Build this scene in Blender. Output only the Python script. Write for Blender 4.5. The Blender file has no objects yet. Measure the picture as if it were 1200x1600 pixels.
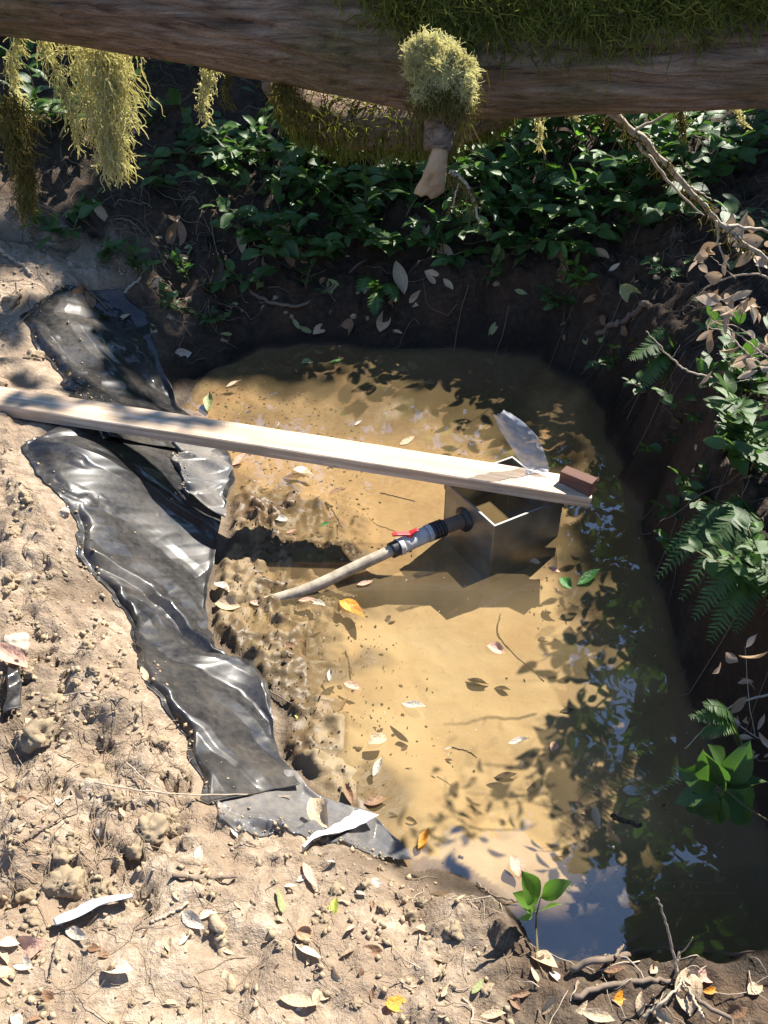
import bpy, math, random
import numpy as np
from mathutils import Vector, Matrix, Quaternion

random.seed(7)
rng = np.random.default_rng(11)
SC = bpy.context.scene
COL = SC.collection

# ------------------------------------------------------------------ camera, sky, sun, exposure
PITCH, CAM_H, FPX = math.radians(38), 1.85, 1386.0
cam = bpy.data.cameras.new('camera')
cam.sensor_fit = 'VERTICAL'; cam.sensor_height = 24; cam.lens = FPX / 1600 * 24
cam.clip_start = 0.02; cam.clip_end = 500
cam_o = bpy.data.objects.new('camera', cam); COL.objects.link(cam_o)
cam_o.location = (0, 0, CAM_H); cam_o.rotation_euler = (math.pi / 2 - PITCH, 0, 0)
SC.camera = cam_o

SUN_EL, SUN_AZ = math.radians(47), math.atan2(0.66, 0.75)
SUN = Vector((math.cos(SUN_EL) * math.sin(SUN_AZ), math.cos(SUN_EL) * math.cos(SUN_AZ), math.sin(SUN_EL)))
world = bpy.data.worlds.new('World'); SC.world = world; world.use_nodes = True
wn = world.node_tree.nodes; wl = world.node_tree.links
sky = wn.new('ShaderNodeTexSky'); sky.sky_type = 'NISHITA'; sky.sun_disc = False
sky.sun_elevation = SUN_EL; sky.sun_rotation = SUN_AZ; sky.altitude = 1200; sky.dust_density = 0.1; sky.ozone_density = 3.2
bg = wn['Background']; wl.new(sky.outputs[0], bg.inputs[0]); bg.inputs[1].default_value = 0.115
sl = bpy.data.lights.new('sun', 'SUN'); sl.energy = 5.0; sl.angle = math.radians(0.53); sl.color = (1.0, 0.945, 0.85)
sun_o = bpy.data.objects.new('sun', sl); COL.objects.link(sun_o)
sun_o.rotation_euler = (-SUN).to_track_quat('-Z', 'Y').to_euler(); sun_o.location = (6, 7, 9)
SC.view_settings.view_transform = 'Standard'; SC.view_settings.look = 'None'
SC.view_settings.exposure = 1.55; SC.view_settings.gamma = 1.0; SC.view_settings.use_curve_mapping = False
SC.cycles.max_bounces = 8; SC.cycles.transparent_max_bounces = 24
SC.cycles.caustics_reflective = False; SC.cycles.caustics_refractive = False
SC.cycles.sample_clamp_indirect = 4.0

# ------------------------------------------------------------------ pixel <-> world helpers (photo pixels, 1200 x 1600)
CP, SP = math.cos(PITCH), math.sin(PITCH)
def ray(px, py):
    u, v = (px - 600) / FPX, (py - 800) / FPX
    return np.array([u, CP - v * SP, -SP - v * CP])
def at_z(px, py, z):
    d = ray(px, py); return np.array([0, 0, CAM_H]) + d * ((z - CAM_H) / d[2])
def at_y(px, py, y):
    d = ray(px, py); return np.array([0, 0, CAM_H]) + d * (y / d[1])
def pix(p):
    p = np.asarray(p, float); x, y, z = p[..., 0], p[..., 1], p[..., 2] - CAM_H
    dep = y * CP - z * SP; up = y * SP + z * CP
    dep = np.where(dep < 1e-3, 1e-3, dep)
    return np.stack([600 + FPX * x / dep, 800 - FPX * up / dep], -1)
def inside(poly, x, y):
    r = np.zeros(np.shape(x), bool); n = len(poly)
    for i in range(n):
        x0, y0 = poly[i]; x1, y1 = poly[(i + 1) % n]
        if y0 == y1: continue
        c = ((y0 > y) != (y1 > y)) & (x < (x1 - x0) * (y - y0) / (y1 - y0) + x0)
        r ^= c
    return r

# ------------------------------------------------------------------ noise
_perm = rng.permutation(512).astype(np.int64)
_perm = np.concatenate([_perm, _perm, _perm])
_val = rng.random(512) * 2 - 1
def vnoise(x, y, seed=0):
    x = np.asarray(x, float) + seed * 17.31; y = np.asarray(y, float) + seed * 9.77
    xi, yi = np.floor(x).astype(np.int64), np.floor(y).astype(np.int64)
    fx, fy = x - xi, y - yi
    fx = fx * fx * fx * (fx * (fx * 6 - 15) + 10); fy = fy * fy * fy * (fy * (fy * 6 - 15) + 10)
    def h(a, b): return _val[_perm[(_perm[a & 511] + (b & 511)) % 1024] % 512]
    a = h(xi, yi) * (1 - fx) + h(xi + 1, yi) * fx
    b = h(xi, yi + 1) * (1 - fx) + h(xi + 1, yi + 1) * fx
    return a * (1 - fy) + b * fy
def fbm(x, y, octv=4, seed=0, gain=0.5):
    s, a, n = 0, 1.0, 0
    for o in range(octv):
        s = s + a * vnoise(np.asarray(x) * 2 ** o, np.asarray(y) * 2 ** o, seed + o); n += a; a *= gain
    return s / n
def ridge(x, y, octv=3, seed=0):
    s, a, n = 0, 1.0, 0
    for o in range(octv):
        s = s + a * (1 - 2.2 * np.abs(vnoise(np.asarray(x) * 2 ** o, np.asarray(y) * 2 ** o, seed + o))); n += a; a *= 0.5
    return s / n
def smooth(t):
    t = np.clip(t, 0, 1); return t * t * (3 - 2 * t)

# ------------------------------------------------------------------ object helpers
def tag(o, label=None, cat=None, group=None, kind=None):
    if label: o['label'] = label
    if cat: o['category'] = cat
    if group: o['group'] = group
    if kind: o['kind'] = kind
    return o
def empty(name, loc, label=None, cat=None, group=None):
    o = bpy.data.objects.new(name, None); COL.objects.link(o); o.location = Vector(loc); o.empty_display_size = 0.05
    return tag(o, label, cat, group)
def link(name, me, parent=None, loc=None, mat=None):
    o = bpy.data.objects.new(name, me); COL.objects.link(o)
    if parent: o.parent = parent
    if mat is not None: o.matrix_local = mat
    elif loc is not None: o.location = Vector(loc)
    return o
class MB:
    def __init__(s): s.v, s.f, s.n = [], [], 0
    def add(s, v, f):
        v = np.asarray(v, float); s.v.append(v)
        k = s.n
        s.f.extend([tuple(i + k for i in q) for q in f]); s.n += len(v); return s
    def tube(s, pts, rad, sides=6, cap=True):
        pts = np.asarray(pts, float); n = len(pts); rad = np.broadcast_to(np.asarray(rad, float), (n,))
        t = np.gradient(pts, axis=0); t /= np.linalg.norm(t, axis=1)[:, None] + 1e-9
        ref = np.array([0, 0, 1.0]) if abs(t[0][2]) < 0.9 else np.array([1.0, 0, 0])
        a = np.cross(t[0], ref); a /= np.linalg.norm(a)
        vs = []
        ang = np.arange(sides) * 2 * math.pi / sides
        for i in range(n):
            a = a - t[i] * np.dot(a, t[i]); a /= np.linalg.norm(a) + 1e-9
            b = np.cross(t[i], a)
            vs.append(pts[i] + rad[i] * (np.cos(ang)[:, None] * a + np.sin(ang)[:, None] * b))
        f = []
        for i in range(n - 1):
            for j in range(sides):
                k = (j + 1) % sides
                f.append((i * sides + j, i * sides + k, (i + 1) * sides + k, (i + 1) * sides + j))
        if cap:
            f.append(tuple(range(sides))[::-1]); f.append(tuple((n - 1) * sides + j for j in range(sides)))
        return s.add(np.concatenate(vs), f)
    def mesh(s, name, mat, smooth_=True, org=None):
        v = np.concatenate(s.v)
        if org is not None: v = v - np.asarray(org, float)
        me = bpy.data.meshes.new(name); me.from_pydata(v.tolist(), [], s.f); me.materials.append(mat)
        if smooth_: me.polygons.foreach_set('use_smooth', [True] * len(me.polygons))
        me.update(); return me
    def build(s, name, mat, parent=None, smooth_=True, org=None, loc=None):
        return link(name, s.mesh(name, mat, smooth_, org), parent, loc if loc is not None else org)
def grid_mesh(name, V, mat, smooth_=True, flip=False, skip=None):
    """V: (n, m, 3) grid of points"""
    n, m = V.shape[:2]
    idx = np.arange(n * m).reshape(n, m)
    q = np.stack([idx[:-1, :-1], idx[1:, :-1], idx[1:, 1:], idx[:-1, 1:]], -1)
    if flip: q = q[..., ::-1]
    q = q.reshape(-1, 4)
    if skip is not None: q = q[~skip.reshape(-1)]
    me = bpy.data.meshes.new(name)
    me.vertices.add(n * m); me.vertices.foreach_set('co', V.reshape(-1).astype(np.float32))
    me.loops.add(q.size); me.loops.foreach_set('vertex_index', q.reshape(-1).astype(np.int32))
    me.polygons.add(len(q)); me.polygons.foreach_set('loop_start', np.arange(len(q), dtype=np.int32) * 4)
    me.polygons.foreach_set('loop_total', np.full(len(q), 4, np.int32))
    if smooth_: me.polygons.foreach_set('use_smooth', np.ones(len(q), bool))
    me.materials.append(mat); me.update(calc_edges=True); me.validate(); return me
def fast_mesh(name, V, Q, mat, smooth_=False):
    """V (k,3), Q (n,c) faces all with c corners"""
    V = np.asarray(V, np.float32); Q = np.asarray(Q, np.int32); c = Q.shape[1]
    me = bpy.data.meshes.new(name)
    me.vertices.add(len(V)); me.vertices.foreach_set('co', V.reshape(-1))
    me.loops.add(Q.size); me.loops.foreach_set('vertex_index', Q.reshape(-1))
    me.polygons.add(len(Q)); me.polygons.foreach_set('loop_start', np.arange(len(Q), dtype=np.int32) * c)
    me.polygons.foreach_set('loop_total', np.full(len(Q), c, np.int32))
    if smooth_: me.polygons.foreach_set('use_smooth', np.ones(len(Q), bool))
    me.materials.append(mat); me.update(calc_edges=True); return me
def frame_m(loc, d, n, scale=1.0):
    """matrix: local +Y along d, local +Z close to n"""
    d = Vector(d).normalized(); n = Vector(n); x = d.cross(n)
    if x.length < 1e-4: x = d.cross(Vector((1, 0.3, 0.2)))
    x.normalize(); z = x.cross(d)
    return Matrix.Translation(Vector(loc)) @ Matrix((x, d, z)).transposed().to_4x4() @ Matrix.Diagonal((scale, scale, scale, 1))
def bez(pts, n=16):
    """smooth polyline through points (catmull-rom)"""
    p = np.asarray(pts, float); p = np.vstack([2 * p[0] - p[1], p, 2 * p[-1] - p[-2]])
    out = []; segs = len(p) - 3; per = max(2, n // segs)
    for i in range(segs):
        a, b, c, d = p[i:i + 4]
        for t in np.linspace(0, 1, per, endpoint=False):
            out.append(0.5 * ((2 * b) + (-a + c) * t + (2 * a - 5 * b + 4 * c - d) * t * t + (-a + 3 * b - 3 * c + d) * t ** 3))
    out.append(p[-2]); return np.array(out)
def wob(pts, amp, seed):
    r = np.random.default_rng(seed); pts = np.array(pts); n = len(pts)
    w = r.normal(0, amp, pts.shape); w[0] = 0
    return pts + w

# ------------------------------------------------------------------ materials
class NT:
    def __init__(s, name):
        s.m = bpy.data.materials.new(name); s.m.use_nodes = True; s.t = s.m.node_tree; s.t.nodes.clear()
        s.out = s.t.nodes.new('ShaderNodeOutputMaterial')
    def n(s, typ, ins=None, **kw):
        nd = s.t.nodes.new(typ)
        for k, v in kw.items(): setattr(nd, k, v)
        for k, v in (ins or {}).items(): s.set(nd, k, v)
        return nd
    def set(s, nd, k, v):
        i = nd.inputs[k]
        if hasattr(v, 'is_output') or isinstance(v, bpy.types.NodeSocket): s.t.links.new(v, i)
        elif isinstance(v, bpy.types.Node): s.t.links.new(v.outputs[0], i)
        else:
            if i.type == 'RGBA' and len(v) == 3: v = (*v, 1)
            i.default_value = v
    def noise(s, vec, scale, detail=4, rough=0.55, dist=0.0):
        return s.n('ShaderNodeTexNoise', {'Vector': vec, 'Scale': scale, 'Detail': detail, 'Roughness': rough, 'Distortion': dist}).outputs['Fac']
    def ramp(s, fac, stops, interp='LINEAR'):
        r = s.n('ShaderNodeValToRGB', {'Fac': fac}); e = r.color_ramp.elements; r.color_ramp.interpolation = interp
        while len(e) < len(stops): e.new(0.5)
        for el, (p, c) in zip(e, stops):
            el.position = p; el.color = (*c, 1) if not isinstance(c, (int, float)) else (c, c, c, 1)
        return r.outputs['Color']
    def mix(s, f, a, b, blend='MIX'):
        m = s.n('ShaderNodeMix', data_type='RGBA', blend_type=blend)
        s.set(m, 0, f); s.set(m, 6, a); s.set(m, 7, b); return m.outputs[2]
    def math(s, op, a, b=0.0):
        m = s.n('ShaderNodeMath', operation=op); s.set(m, 0, a); s.set(m, 1, b); return m.outputs[0]
    def pos(s): return s.n('ShaderNodeNewGeometry').outputs['Position']
    def obj(s): return s.n('ShaderNodeTexCoord').outputs['Object']
    def rnd(s): return s.n('ShaderNodeObjectInfo').outputs['Random']
    def bump(s, h, strength=0.5, dist=0.01, normal=None):
        b = s.n('ShaderNodeBump', {'Height': h, 'Strength': strength, 'Distance': dist})
        if normal is not None: s.set(b, 'Normal', normal)
        return b.outputs[0]
    def pbr(s, **kw):
        p = s.n('ShaderNodeBsdfPrincipled')
        for k, v in kw.items(): s.set(p, k.replace('_', ' '), v)
        return p.outputs[0]
    def done(s, sh): s.t.links.new(sh, s.out.inputs[0]); return s.m

def mat_ground():
    t = NT('soil'); P = t.pos()
    at = t.n('ShaderNodeAttribute', attribute_name='soil'); sep = t.n('ShaderNodeSeparateColor', {'Color': at.outputs['Color']})
    humus, sand, wet_shade = sep.outputs[0], sep.outputs[1], sep.outputs[2]
    n1 = t.noise(P, 5, 5); n2 = t.noise(P, 38, 6, 0.65); n3 = t.noise(P, 160, 4, 0.7)
    dry = t.ramp(n2, [(0.3, (0.20, 0.145, 0.097)), (0.5, (0.335, 0.258, 0.185)), (0.7, (0.455, 0.375, 0.285))])
    dry = t.mix(t.ramp(n1, [(0.38, 0.0), (0.60, 0.85)]), dry, (0.245, 0.178, 0.122))
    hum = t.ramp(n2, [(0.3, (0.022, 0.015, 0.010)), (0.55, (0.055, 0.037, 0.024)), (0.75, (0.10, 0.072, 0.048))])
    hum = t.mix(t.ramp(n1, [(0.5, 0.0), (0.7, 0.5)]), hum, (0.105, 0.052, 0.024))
    sd = t.ramp(n1, [(0.3, (0.33, 0.225, 0.115)), (0.55, (0.40, 0.30, 0.165)), (0.75, (0.45, 0.355, 0.21))])
    sd = t.mix(t.ramp(n2, [(0.58, 0.0), (0.75, 0.5)]), sd, (0.20, 0.13, 0.065))
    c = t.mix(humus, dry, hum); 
    sx = t.n('ShaderNodeSeparateXYZ', {'Vector': P})
    far = t.ramp(t.math('MULTIPLY', sx.outputs[1], 0.25), [(0.45, 0.0), (0.72, 0.8)])
    sd = t.mix(far, sd, t.ramp(n2, [(0.35, (0.24, 0.135, 0.055)), (0.65, (0.37, 0.235, 0.11))]))
    c = t.mix(sand, c, sd)
    spk = t.n('ShaderNodeTexVoronoi', {'Vector': P, 'Scale': 190.0, 'Randomness': 1.0})
    c = t.mix(t.ramp(spk.outputs['Distance'], [(0.06, 0.55), (0.16, 0.0)]), c, t.mix(t.ramp(n1, [(0.45, 0.0), (0.55, 1.0)]), (0.05, 0.035, 0.02), (0.5, 0.42, 0.32)))
    c = t.mix(t.math('MULTIPLY', wet_shade, 0.75), c, t.mix(1.0, c, (0.16, 0.135, 0.11), 'MULTIPLY'))  # darkens wet soil, silt and the shade painted on the pool bed
    h = t.math('ADD', t.math('MULTIPLY', n2, 1.0), t.math('MULTIPLY', n3, 0.35))
    h = t.math('MULTIPLY', h, t.math('SUBTRACT', 1.0, t.math('MULTIPLY', sand, 0.85))); nm = t.bump(h, 0.9, 0.018)
    ro = t.math('SUBTRACT', 0.95, t.math('MULTIPLY', wet_shade, 0.45))
    return t.done(t.pbr(Base_Color=c, Roughness=ro, Normal=nm, Specular_IOR_Level=0.25))

def mat_water():
    t = NT('pond_water'); P = t.pos()
    n = t.noise(P, 7, 2, 0.4)
    nm = t.bump(n, 0.05, 0.012)
    fc = t.n('ShaderNodeLayerWeight', {'Blend': 0.5, 'Normal': nm}).outputs['Facing']
    fr = t.math('ADD', 0.11, t.math('MULTIPLY', t.math('POWER', fc, 5.0), 0.88))
    gl = t.n('ShaderNodeBsdfGlossy', {'Color': (1, 1, 1), 'Roughness': 0.015, 'Normal': nm})
    tr = t.n('ShaderNodeBsdfTransparent', {'Color': (0.965, 0.93, 0.86)})
    df = t.n('ShaderNodeBsdfDiffuse', {'Color': (0.36, 0.255, 0.125)})
    m = t.n('ShaderNodeMixShader'); t.set(m, 0, t.ramp(t.noise(P, 2.3, 3), [(0.35, 0.10), (0.7, 0.26)])); t.set(m, 1, tr.outputs[0]); t.set(m, 2, df.outputs[0])
    m2 = t.n('ShaderNodeMixShader'); t.set(m2, 0, fr); t.set(m2, 1, m.outputs[0]); t.set(m2, 2, gl.outputs[0])
    return t.done(m2.outputs[0])

def mat_film(name, base, dust, dust_amt, alpha, rough=0.16):
    t = NT(name); P = t.pos()
    n1 = t.noise(P, 5, 6, 0.65); n2 = t.noise(P, 55, 4, 0.7)
    nm = t.bump(t.noise(P, 40, 3, 0.5), 0.04, 0.003)
    dm = t.ramp(t.math('ADD', t.math('MULTIPLY', n1, 0.75), t.math('MULTIPLY', n2, 0.35)), [(0.52 - 0.1 * dust_amt, 0.0), (0.78, min(1.0, dust_amt))])
    spk = t.n('ShaderNodeTexVoronoi', {'Vector': P, 'Scale': 120.0})
    dm = t.math('MAXIMUM', dm, t.ramp(spk.outputs['Distance'], [(0.05, 0.6), (0.09, 0.0)]))
    c = t.mix(dm, base, dust)
    ro = t.math('ADD', rough, t.math('MULTIPLY', dm, 0.28))
    pb = t.pbr(Base_Color=c, Roughness=t.math('ADD', ro, 0.22), Normal=nm, Specular_IOR_Level=0.2, Coat_Weight=t.math('SUBTRACT', 0.7, t.math('MULTIPLY', dm, 0.55)), Coat_Roughness=0.06, Coat_Normal=nm)
    if alpha >= 1: return t.done(pb)
    tr = t.n('ShaderNodeBsdfTransparent', {'Color': (0.8, 0.8, 0.82)})
    m = t.n('ShaderNodeMixShader'); t.set(m, 0, alpha); t.set(m, 1, tr.outputs[0]); t.set(m, 2, pb)
    return t.done(m.outputs[0])

def mat_wood(name, ca, cb, cs, axis, rough=0.75, stain=0.5):
    t = NT(name); O = t.obj()
    sc = [40, 40, 40]; sc[axis] = 1.6
    mp = t.n('ShaderNodeMapping', {'Vector': O, 'Scale': tuple(sc)})
    g = t.noise(mp, 1.4, 6, 0.6, 0.6)
    c = t.ramp(g, [(0.36, tuple(x * .8 for x in ca)), (0.5, ca), (0.64, cb)])
    c = t.mix(t.ramp(t.noise(O, 7, 4, 0.6), [(0.5, 0.0), (0.75, stain)]), c, cs)
    k = t.n('ShaderNodeTexVoronoi', {'Vector': t.n('ShaderNodeMapping', {'Vector': O, 'Scale': (5.2, 9, 9)}), 'Scale': 1.0})
    c = t.mix(t.ramp(k.outputs['Distance'], [(0.03, 0.8), (0.085, 0.0)]), c, tuple(x * 0.45 for x in ca))
    return t.done(t.pbr(Base_Color=c, Roughness=rough, Normal=t.bump(g, 0.35, 0.004), Specular_IOR_Level=0.3))

def mat_bark():
    t = NT('bark'); O = t.obj()
    mp = t.n('ShaderNodeMapping', {'Vector': O, 'Scale': (13, 120, 120)})
    g = t.noise(mp, 1.0, 7, 0.65, 0.8); f = t.noise(O, 70, 4, 0.7); g = t.math('ADD', t.math('MULTIPLY', g, 0.65), t.math('MULTIPLY', t.noise(t.n('ShaderNodeMapping', {'Vector': O, 'Scale': (4, 30, 30)}), 1.0, 3, 0.6, 1.2), 0.35))
    c = t.ramp(g, [(0.36, (0.055, 0.034, 0.024)), (0.46, (0.20, 0.13, 0.092)), (0.64, (0.38, 0.275, 0.205))])
    c = t.mix(t.ramp(t.noise(O, 6, 4), [(0.45, 0.0), (0.68, 0.75)]), c, t.ramp(f, [(0.3, (0.06, 0.055, 0.018)), (0.7, (0.20, 0.18, 0.06))]))
    h = t.math('ADD', g, t.math('MULTIPLY', f, 0.4))
    return t.done(t.pbr(Base_Color=c, Roughness=0.9, Normal=t.bump(h, 1.0, 0.02), Specular_IOR_Level=0.2))

def leafy(name, ca, cb, rough=0.4, trans=0.35, tc=None, spec=0.5, vein=True):
    t = NT(name); O = t.obj(); r = t.rnd()
    n = t.noise(O, 60, 3)
    c = t.mix(r, ca, cb)
    c = t.mix(t.ramp(n, [(0.35, 0.0), (0.75, 0.55)]), c, tuple(0.55 * x for x in ca))
    sx = t.n('ShaderNodeSeparateXYZ', {'Vector': O})
    rib = t.ramp(t.math('ABSOLUTE', sx.outputs[0]), [(0.0, 0.5), (0.0016, 0.0)])
    c = t.mix(rib, c, tuple(min(1, 1.6 * x + 0.03) for x in cb))
    nm = t.bump(t.noise(O, 130, 3), 0.3, 0.003)
    pb = t.pbr(Base_Color=c, Roughness=rough, Specular_IOR_Level=spec, Normal=nm)
    tl = t.n('ShaderNodeBsdfTranslucent', {'Color': t.mix(1.0, c, tc or (1.6, 1.9, 0.9), 'MULTIPLY')})
    m = t.n('ShaderNodeMixShader'); t.set(m, 0, trans); t.set(m, 1, pb); t.set(m, 2, tl.outputs[0])
    return t.done(m.outputs[0])

def plain(name, c, rough=0.6, metal=0.0, nscale=30, var=0.35, bump=0.2, spec=0.5, c2=None):
    t = NT(name); O = t.obj(); n = t.noise(O, nscale, 5, 0.6)
    col = t.ramp(n, [(0.3, tuple(x * (1 - var) for x in (c2 or c))), (0.7, c)])
    return t.done(t.pbr(Base_Color=col, Roughness=rough, Metallic=metal, Specular_IOR_Level=spec, Normal=t.bump(t.noise(O, nscale * 3, 4), bump, 0.004)))

def mat_dead():
    t = NT('dead_leaf'); O = t.obj(); r = t.rnd(); n = t.noise(O, 45, 4)
    c = t.ramp(r, [(0.0, (0.34, 0.22, 0.125)), (0.25, (0.47, 0.34, 0.22)), (0.5, (0.56, 0.44, 0.32)), (0.75, (0.28, 0.17, 0.09)), (1.0, (0.60, 0.50, 0.40))])
    c = t.mix(t.ramp(n, [(0.45, 0.0), (0.75, 0.6)]), c, (0.17, 0.10, 0.05))
    sx = t.n('ShaderNodeSeparateXYZ', {'Vector': O})
    c = t.mix(t.ramp(t.math('ABSOLUTE', sx.outputs[0]), [(0.0, 0.5), (0.0015, 0.0)]), c, (0.25, 0.16, 0.09))
    pb = t.pbr(Base_Color=c, Roughness=0.6, Specular_IOR_Level=0.35, Normal=t.bump(n, 0.4, 0.004))
    tl = t.n('ShaderNodeBsdfTranslucent', {'Color': c})
    m = t.n('ShaderNodeMixShader'); t.set(m, 0, 0.2); t.set(m, 1, pb); t.set(m, 2, tl.outputs[0])
    return t.done(m.outputs[0])

def mat_moss(name, ca, cb, trans=0.45):
    t = NT(name); P = t.pos(); n = t.noise(P, 45, 3)
    c = t.ramp(n, [(0.3, ca), (0.7, cb)])
    d = t.n('ShaderNodeBsdfDiffuse', {'Color': c}); tl = t.n('ShaderNodeBsdfTranslucent', {'Color': c})
    m = t.n('ShaderNodeMixShader'); t.set(m, 0, trans); t.set(m, 1, d.outputs[0]); t.set(m, 2, tl.outputs[0])
    return t.done(m.outputs[0])

M = dict(
    soil=mat_ground(), water=mat_water(), bark=mat_bark(), dead=mat_dead(),
    film=mat_film('black_plastic_film', (0.012, 0.012, 0.014), (0.22, 0.185, 0.14), 0.4, 0.94, 0.13),
    dustyfilm=mat_film('dusty_black_film', (0.014, 0.014, 0.016), (0.15, 0.132, 0.11), 0.5, 0.92, 0.12),
    greyfilm=mat_film('grey_plastic_film', (0.10, 0.10, 0.105), (0.40, 0.34, 0.27), 0.5, 0.8, 0.2),
    clear=mat_film('clear_plastic_film', (0.60, 0.62, 0.66), (0.6, 0.58, 0.54), 0.3, 0.5, 0.15),
    whitefilm=mat_film('white_plastic_film', (0.55, 0.55, 0.57), (0.5, 0.45, 0.38), 0.4, 0.95, 0.25),
    plank=mat_wood('plank_wood', (0.50, 0.365, 0.25), (0.68, 0.54, 0.40), (0.30, 0.23, 0.165), 0, 0.7, 0.6),
    block=mat_wood('block_wood', (0.12, 0.06, 0.045), (0.21, 0.115, 0.085), (0.07, 0.04, 0.03), 0, 0.8, 0.5),
    salal=leafy('salal_leaf', (0.042, 0.088, 0.022), (0.092, 0.17, 0.04), 0.4, 0.32),
    young=leafy('young_leaf', (0.09, 0.19, 0.03), (0.16, 0.28, 0.05), 0.35, 0.4),
    fern=leafy('fern_leaf', (0.04, 0.09, 0.02), (0.085, 0.16, 0.035), 0.55, 0.35),
    canopy=leafy('canopy_leaf', (0.05, 0.08, 0.018), (0.085, 0.12, 0.03), 0.55, 0.35),
    stem=plain('green_stem', (0.13, 0.10, 0.045), 0.7), twig=plain('dry_twig', (0.42, 0.34, 0.25), 0.8, nscale=60),
    darktwig=plain('weathered_root', (0.17, 0.125, 0.09), 0.85, nscale=60),
    moss=mat_moss('moss_green', (0.10, 0.11, 0.02), (0.32, 0.32, 0.07)), 
    paleMoss=mat_moss('moss_pale', (0.62, 0.57, 0.28), (0.86, 0.83, 0.52), 0.68),
    brownMoss=mat_moss('moss_brown', (0.14, 0.115, 0.035), (0.30, 0.245, 0.08), 0.5),
    clod=plain('dry_clod', (0.41, 0.315, 0.205), 0.95, nscale=45, var=0.4, bump=0.6, spec=0.2),
    stone=plain('pale_stone', (0.50, 0.43, 0.34), 0.85, nscale=30, var=0.3, bump=0.4, spec=0.3),
    pvc=plain('pvc_pipe', (0.48, 0.40, 0.29), 0.65, nscale=30, var=0.7, bump=0.15),
    valve=plain('valve_plastic', (0.62, 0.60, 0.56), 0.4, nscale=40, var=0.35, bump=0.1),
    rubber=plain('black_rubber', (0.02, 0.02, 0.022), 0.45, var=0.2), red=plain('red_plastic', (0.62, 0.035, 0.04), 0.35, var=0.15, bump=0.05),
    steel=plain('sheet_steel', (0.30, 0.285, 0.24), 0.36, 0.55, nscale=12, var=0.45, bump=0.08),
    rimsteel=plain('rim_steel', (0.34, 0.33, 0.30), 0.5, 0.7, nscale=20, var=0.2, bump=0.05),
    cutwood=plain('torn_bark', (0.42, 0.27, 0.15), 0.75, nscale=40, var=0.4, bump=0.5),
    trunk=plain('tree_bark', (0.10, 0.075, 0.055), 0.9, nscale=14, var=0.5, bump=0.8, spec=0.2),
    speck=plain('pale_speck', (0.75, 0.72, 0.64), 0.6, var=0.1), fibre=plain('root_fibre', (0.30, 0.215, 0.135), 0.85, var=0.3),
    debris=plain('sunken_debris', (0.075, 0.048, 0.026), 0.8, var=0.5),
)

# ------------------------------------------------------------------ terrain
# shoreline in photo pixels (on the water level) with bank height, run to reach it, slope beyond
SHORE = [(640, 1352, .13, .16, .25), (700, 1372, .13, .16, .25), (790, 1392, .15, .12, .22), (840, 1470, .19, .09, .12), (860, 1512, .2, .08, .1), (1000, 1520, .2, .07, .1),
         (1270, 1522, .22, .07, .1), (1250, 1400, .40, .08, .25), (1165, 1250, .45, .08, .35), (1095, 1120, .46, .08, .4), (1052, 1005, .46, .09, .45), (1022, 900, .46, .11, .5), (995, 790, .46, .13, .5),
         (965, 700, .45, .16, .5), (910, 615, .40, .16, .55), (850, 562, .34, .15, .55), (700, 546, .26, .16, .6), (520, 541, .18, .18, .62), (400, 552, .16, .2, .6), (325, 580, .14, .25, .5),
         (283, 640, .2, .35, .4), (345, 705, .28, .42, .2), (362, 770, .30, .42, .12), (355, 850, .30, .42, .1), (330, 915, .30, .42, .1), (333, 985, .29, .4, .1), (400, 1060, .28, .38, .1),
         (440, 1125, .26, .36, .1), (445, 1190, .24, .34, .1), (510, 1240, .2, .3, .14), (580, 1292, .16, .24, .2)]
pool = np.array([at_z(a, b, 0)[:2] for a, b, *_ in SHORE]); att = np.array([s[2:] for s in SHORE])
bs, ba = [], []
for i in range(len(pool)):
    j = (i + 1) % len(pool); L = np.linalg.norm(pool[j] - pool[i]); n = max(2, int(L / 0.025))
    for k in np.arange(n) / n:
        bs.append(pool[i] * (1 - k) + pool[j] * k); ba.append(att[i] * (1 - k) + att[j] * k)
bs = np.array(bs); ba = np.array(ba)
gx = np.arange(-7, 7.01, 0.04); gy = np.arange(-2, 10.01, 0.04)
GX, GY = np.meshgrid(gx, gy, indexing='ij')
pts = np.stack([GX.ravel(), GY.ravel()], -1)
sd = np.zeros(len(pts)); AT = np.zeros((len(pts), 3))
for c in range(0, len(pts), 20000):
    d2 = ((pts[c:c + 20000, None, :] - bs[None]) ** 2).sum(-1) + 1e-5
    sd[c:c + 20000] = np.sqrt(d2.min(1)); w = d2 ** -2.5
    AT[c:c + 20000] = (w @ ba) / w.sum(1)[:, None]
sd[inside(pool.tolist(), pts[:, 0], pts[:, 1])] *= -1
sd = sd.reshape(GX.shape); AT = AT.reshape(*GX.shape, 3)
def lerp2(A, xs, ys, x, y):
    x = np.clip(x, xs[0], xs[-1] - 1e-6); y = np.clip(y, ys[0], ys[-1] - 1e-6)
    i = np.clip(np.searchsorted(xs, x, 'right') - 1, 0, len(xs) - 2); j = np.clip(np.searchsorted(ys, y, 'right') - 1, 0, len(ys) - 2)
    fx = (x - xs[i]) / (xs[i + 1] - xs[i]); fy = (y - ys[j]) / (ys[j + 1] - ys[j])
    if A.ndim == 3: fx = fx[..., None]; fy = fy[..., None]
    return (A[i, j] * (1 - fx) + A[i + 1, j] * fx) * (1 - fy) + (A[i, j + 1] * (1 - fx) + A[i + 1, j + 1] * fx) * fy
def sdist(x, y):
    return lerp2(sd, gx, gy, x, y) + 0.022 * fbm(x * 7, y * 7, 3, 3) + 0.11 * fbm(x * 2.6, y * 2.6, 3, 13) * smooth((np.asarray(y) + .8 * np.asarray(x) - 2.9) / .5)
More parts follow.
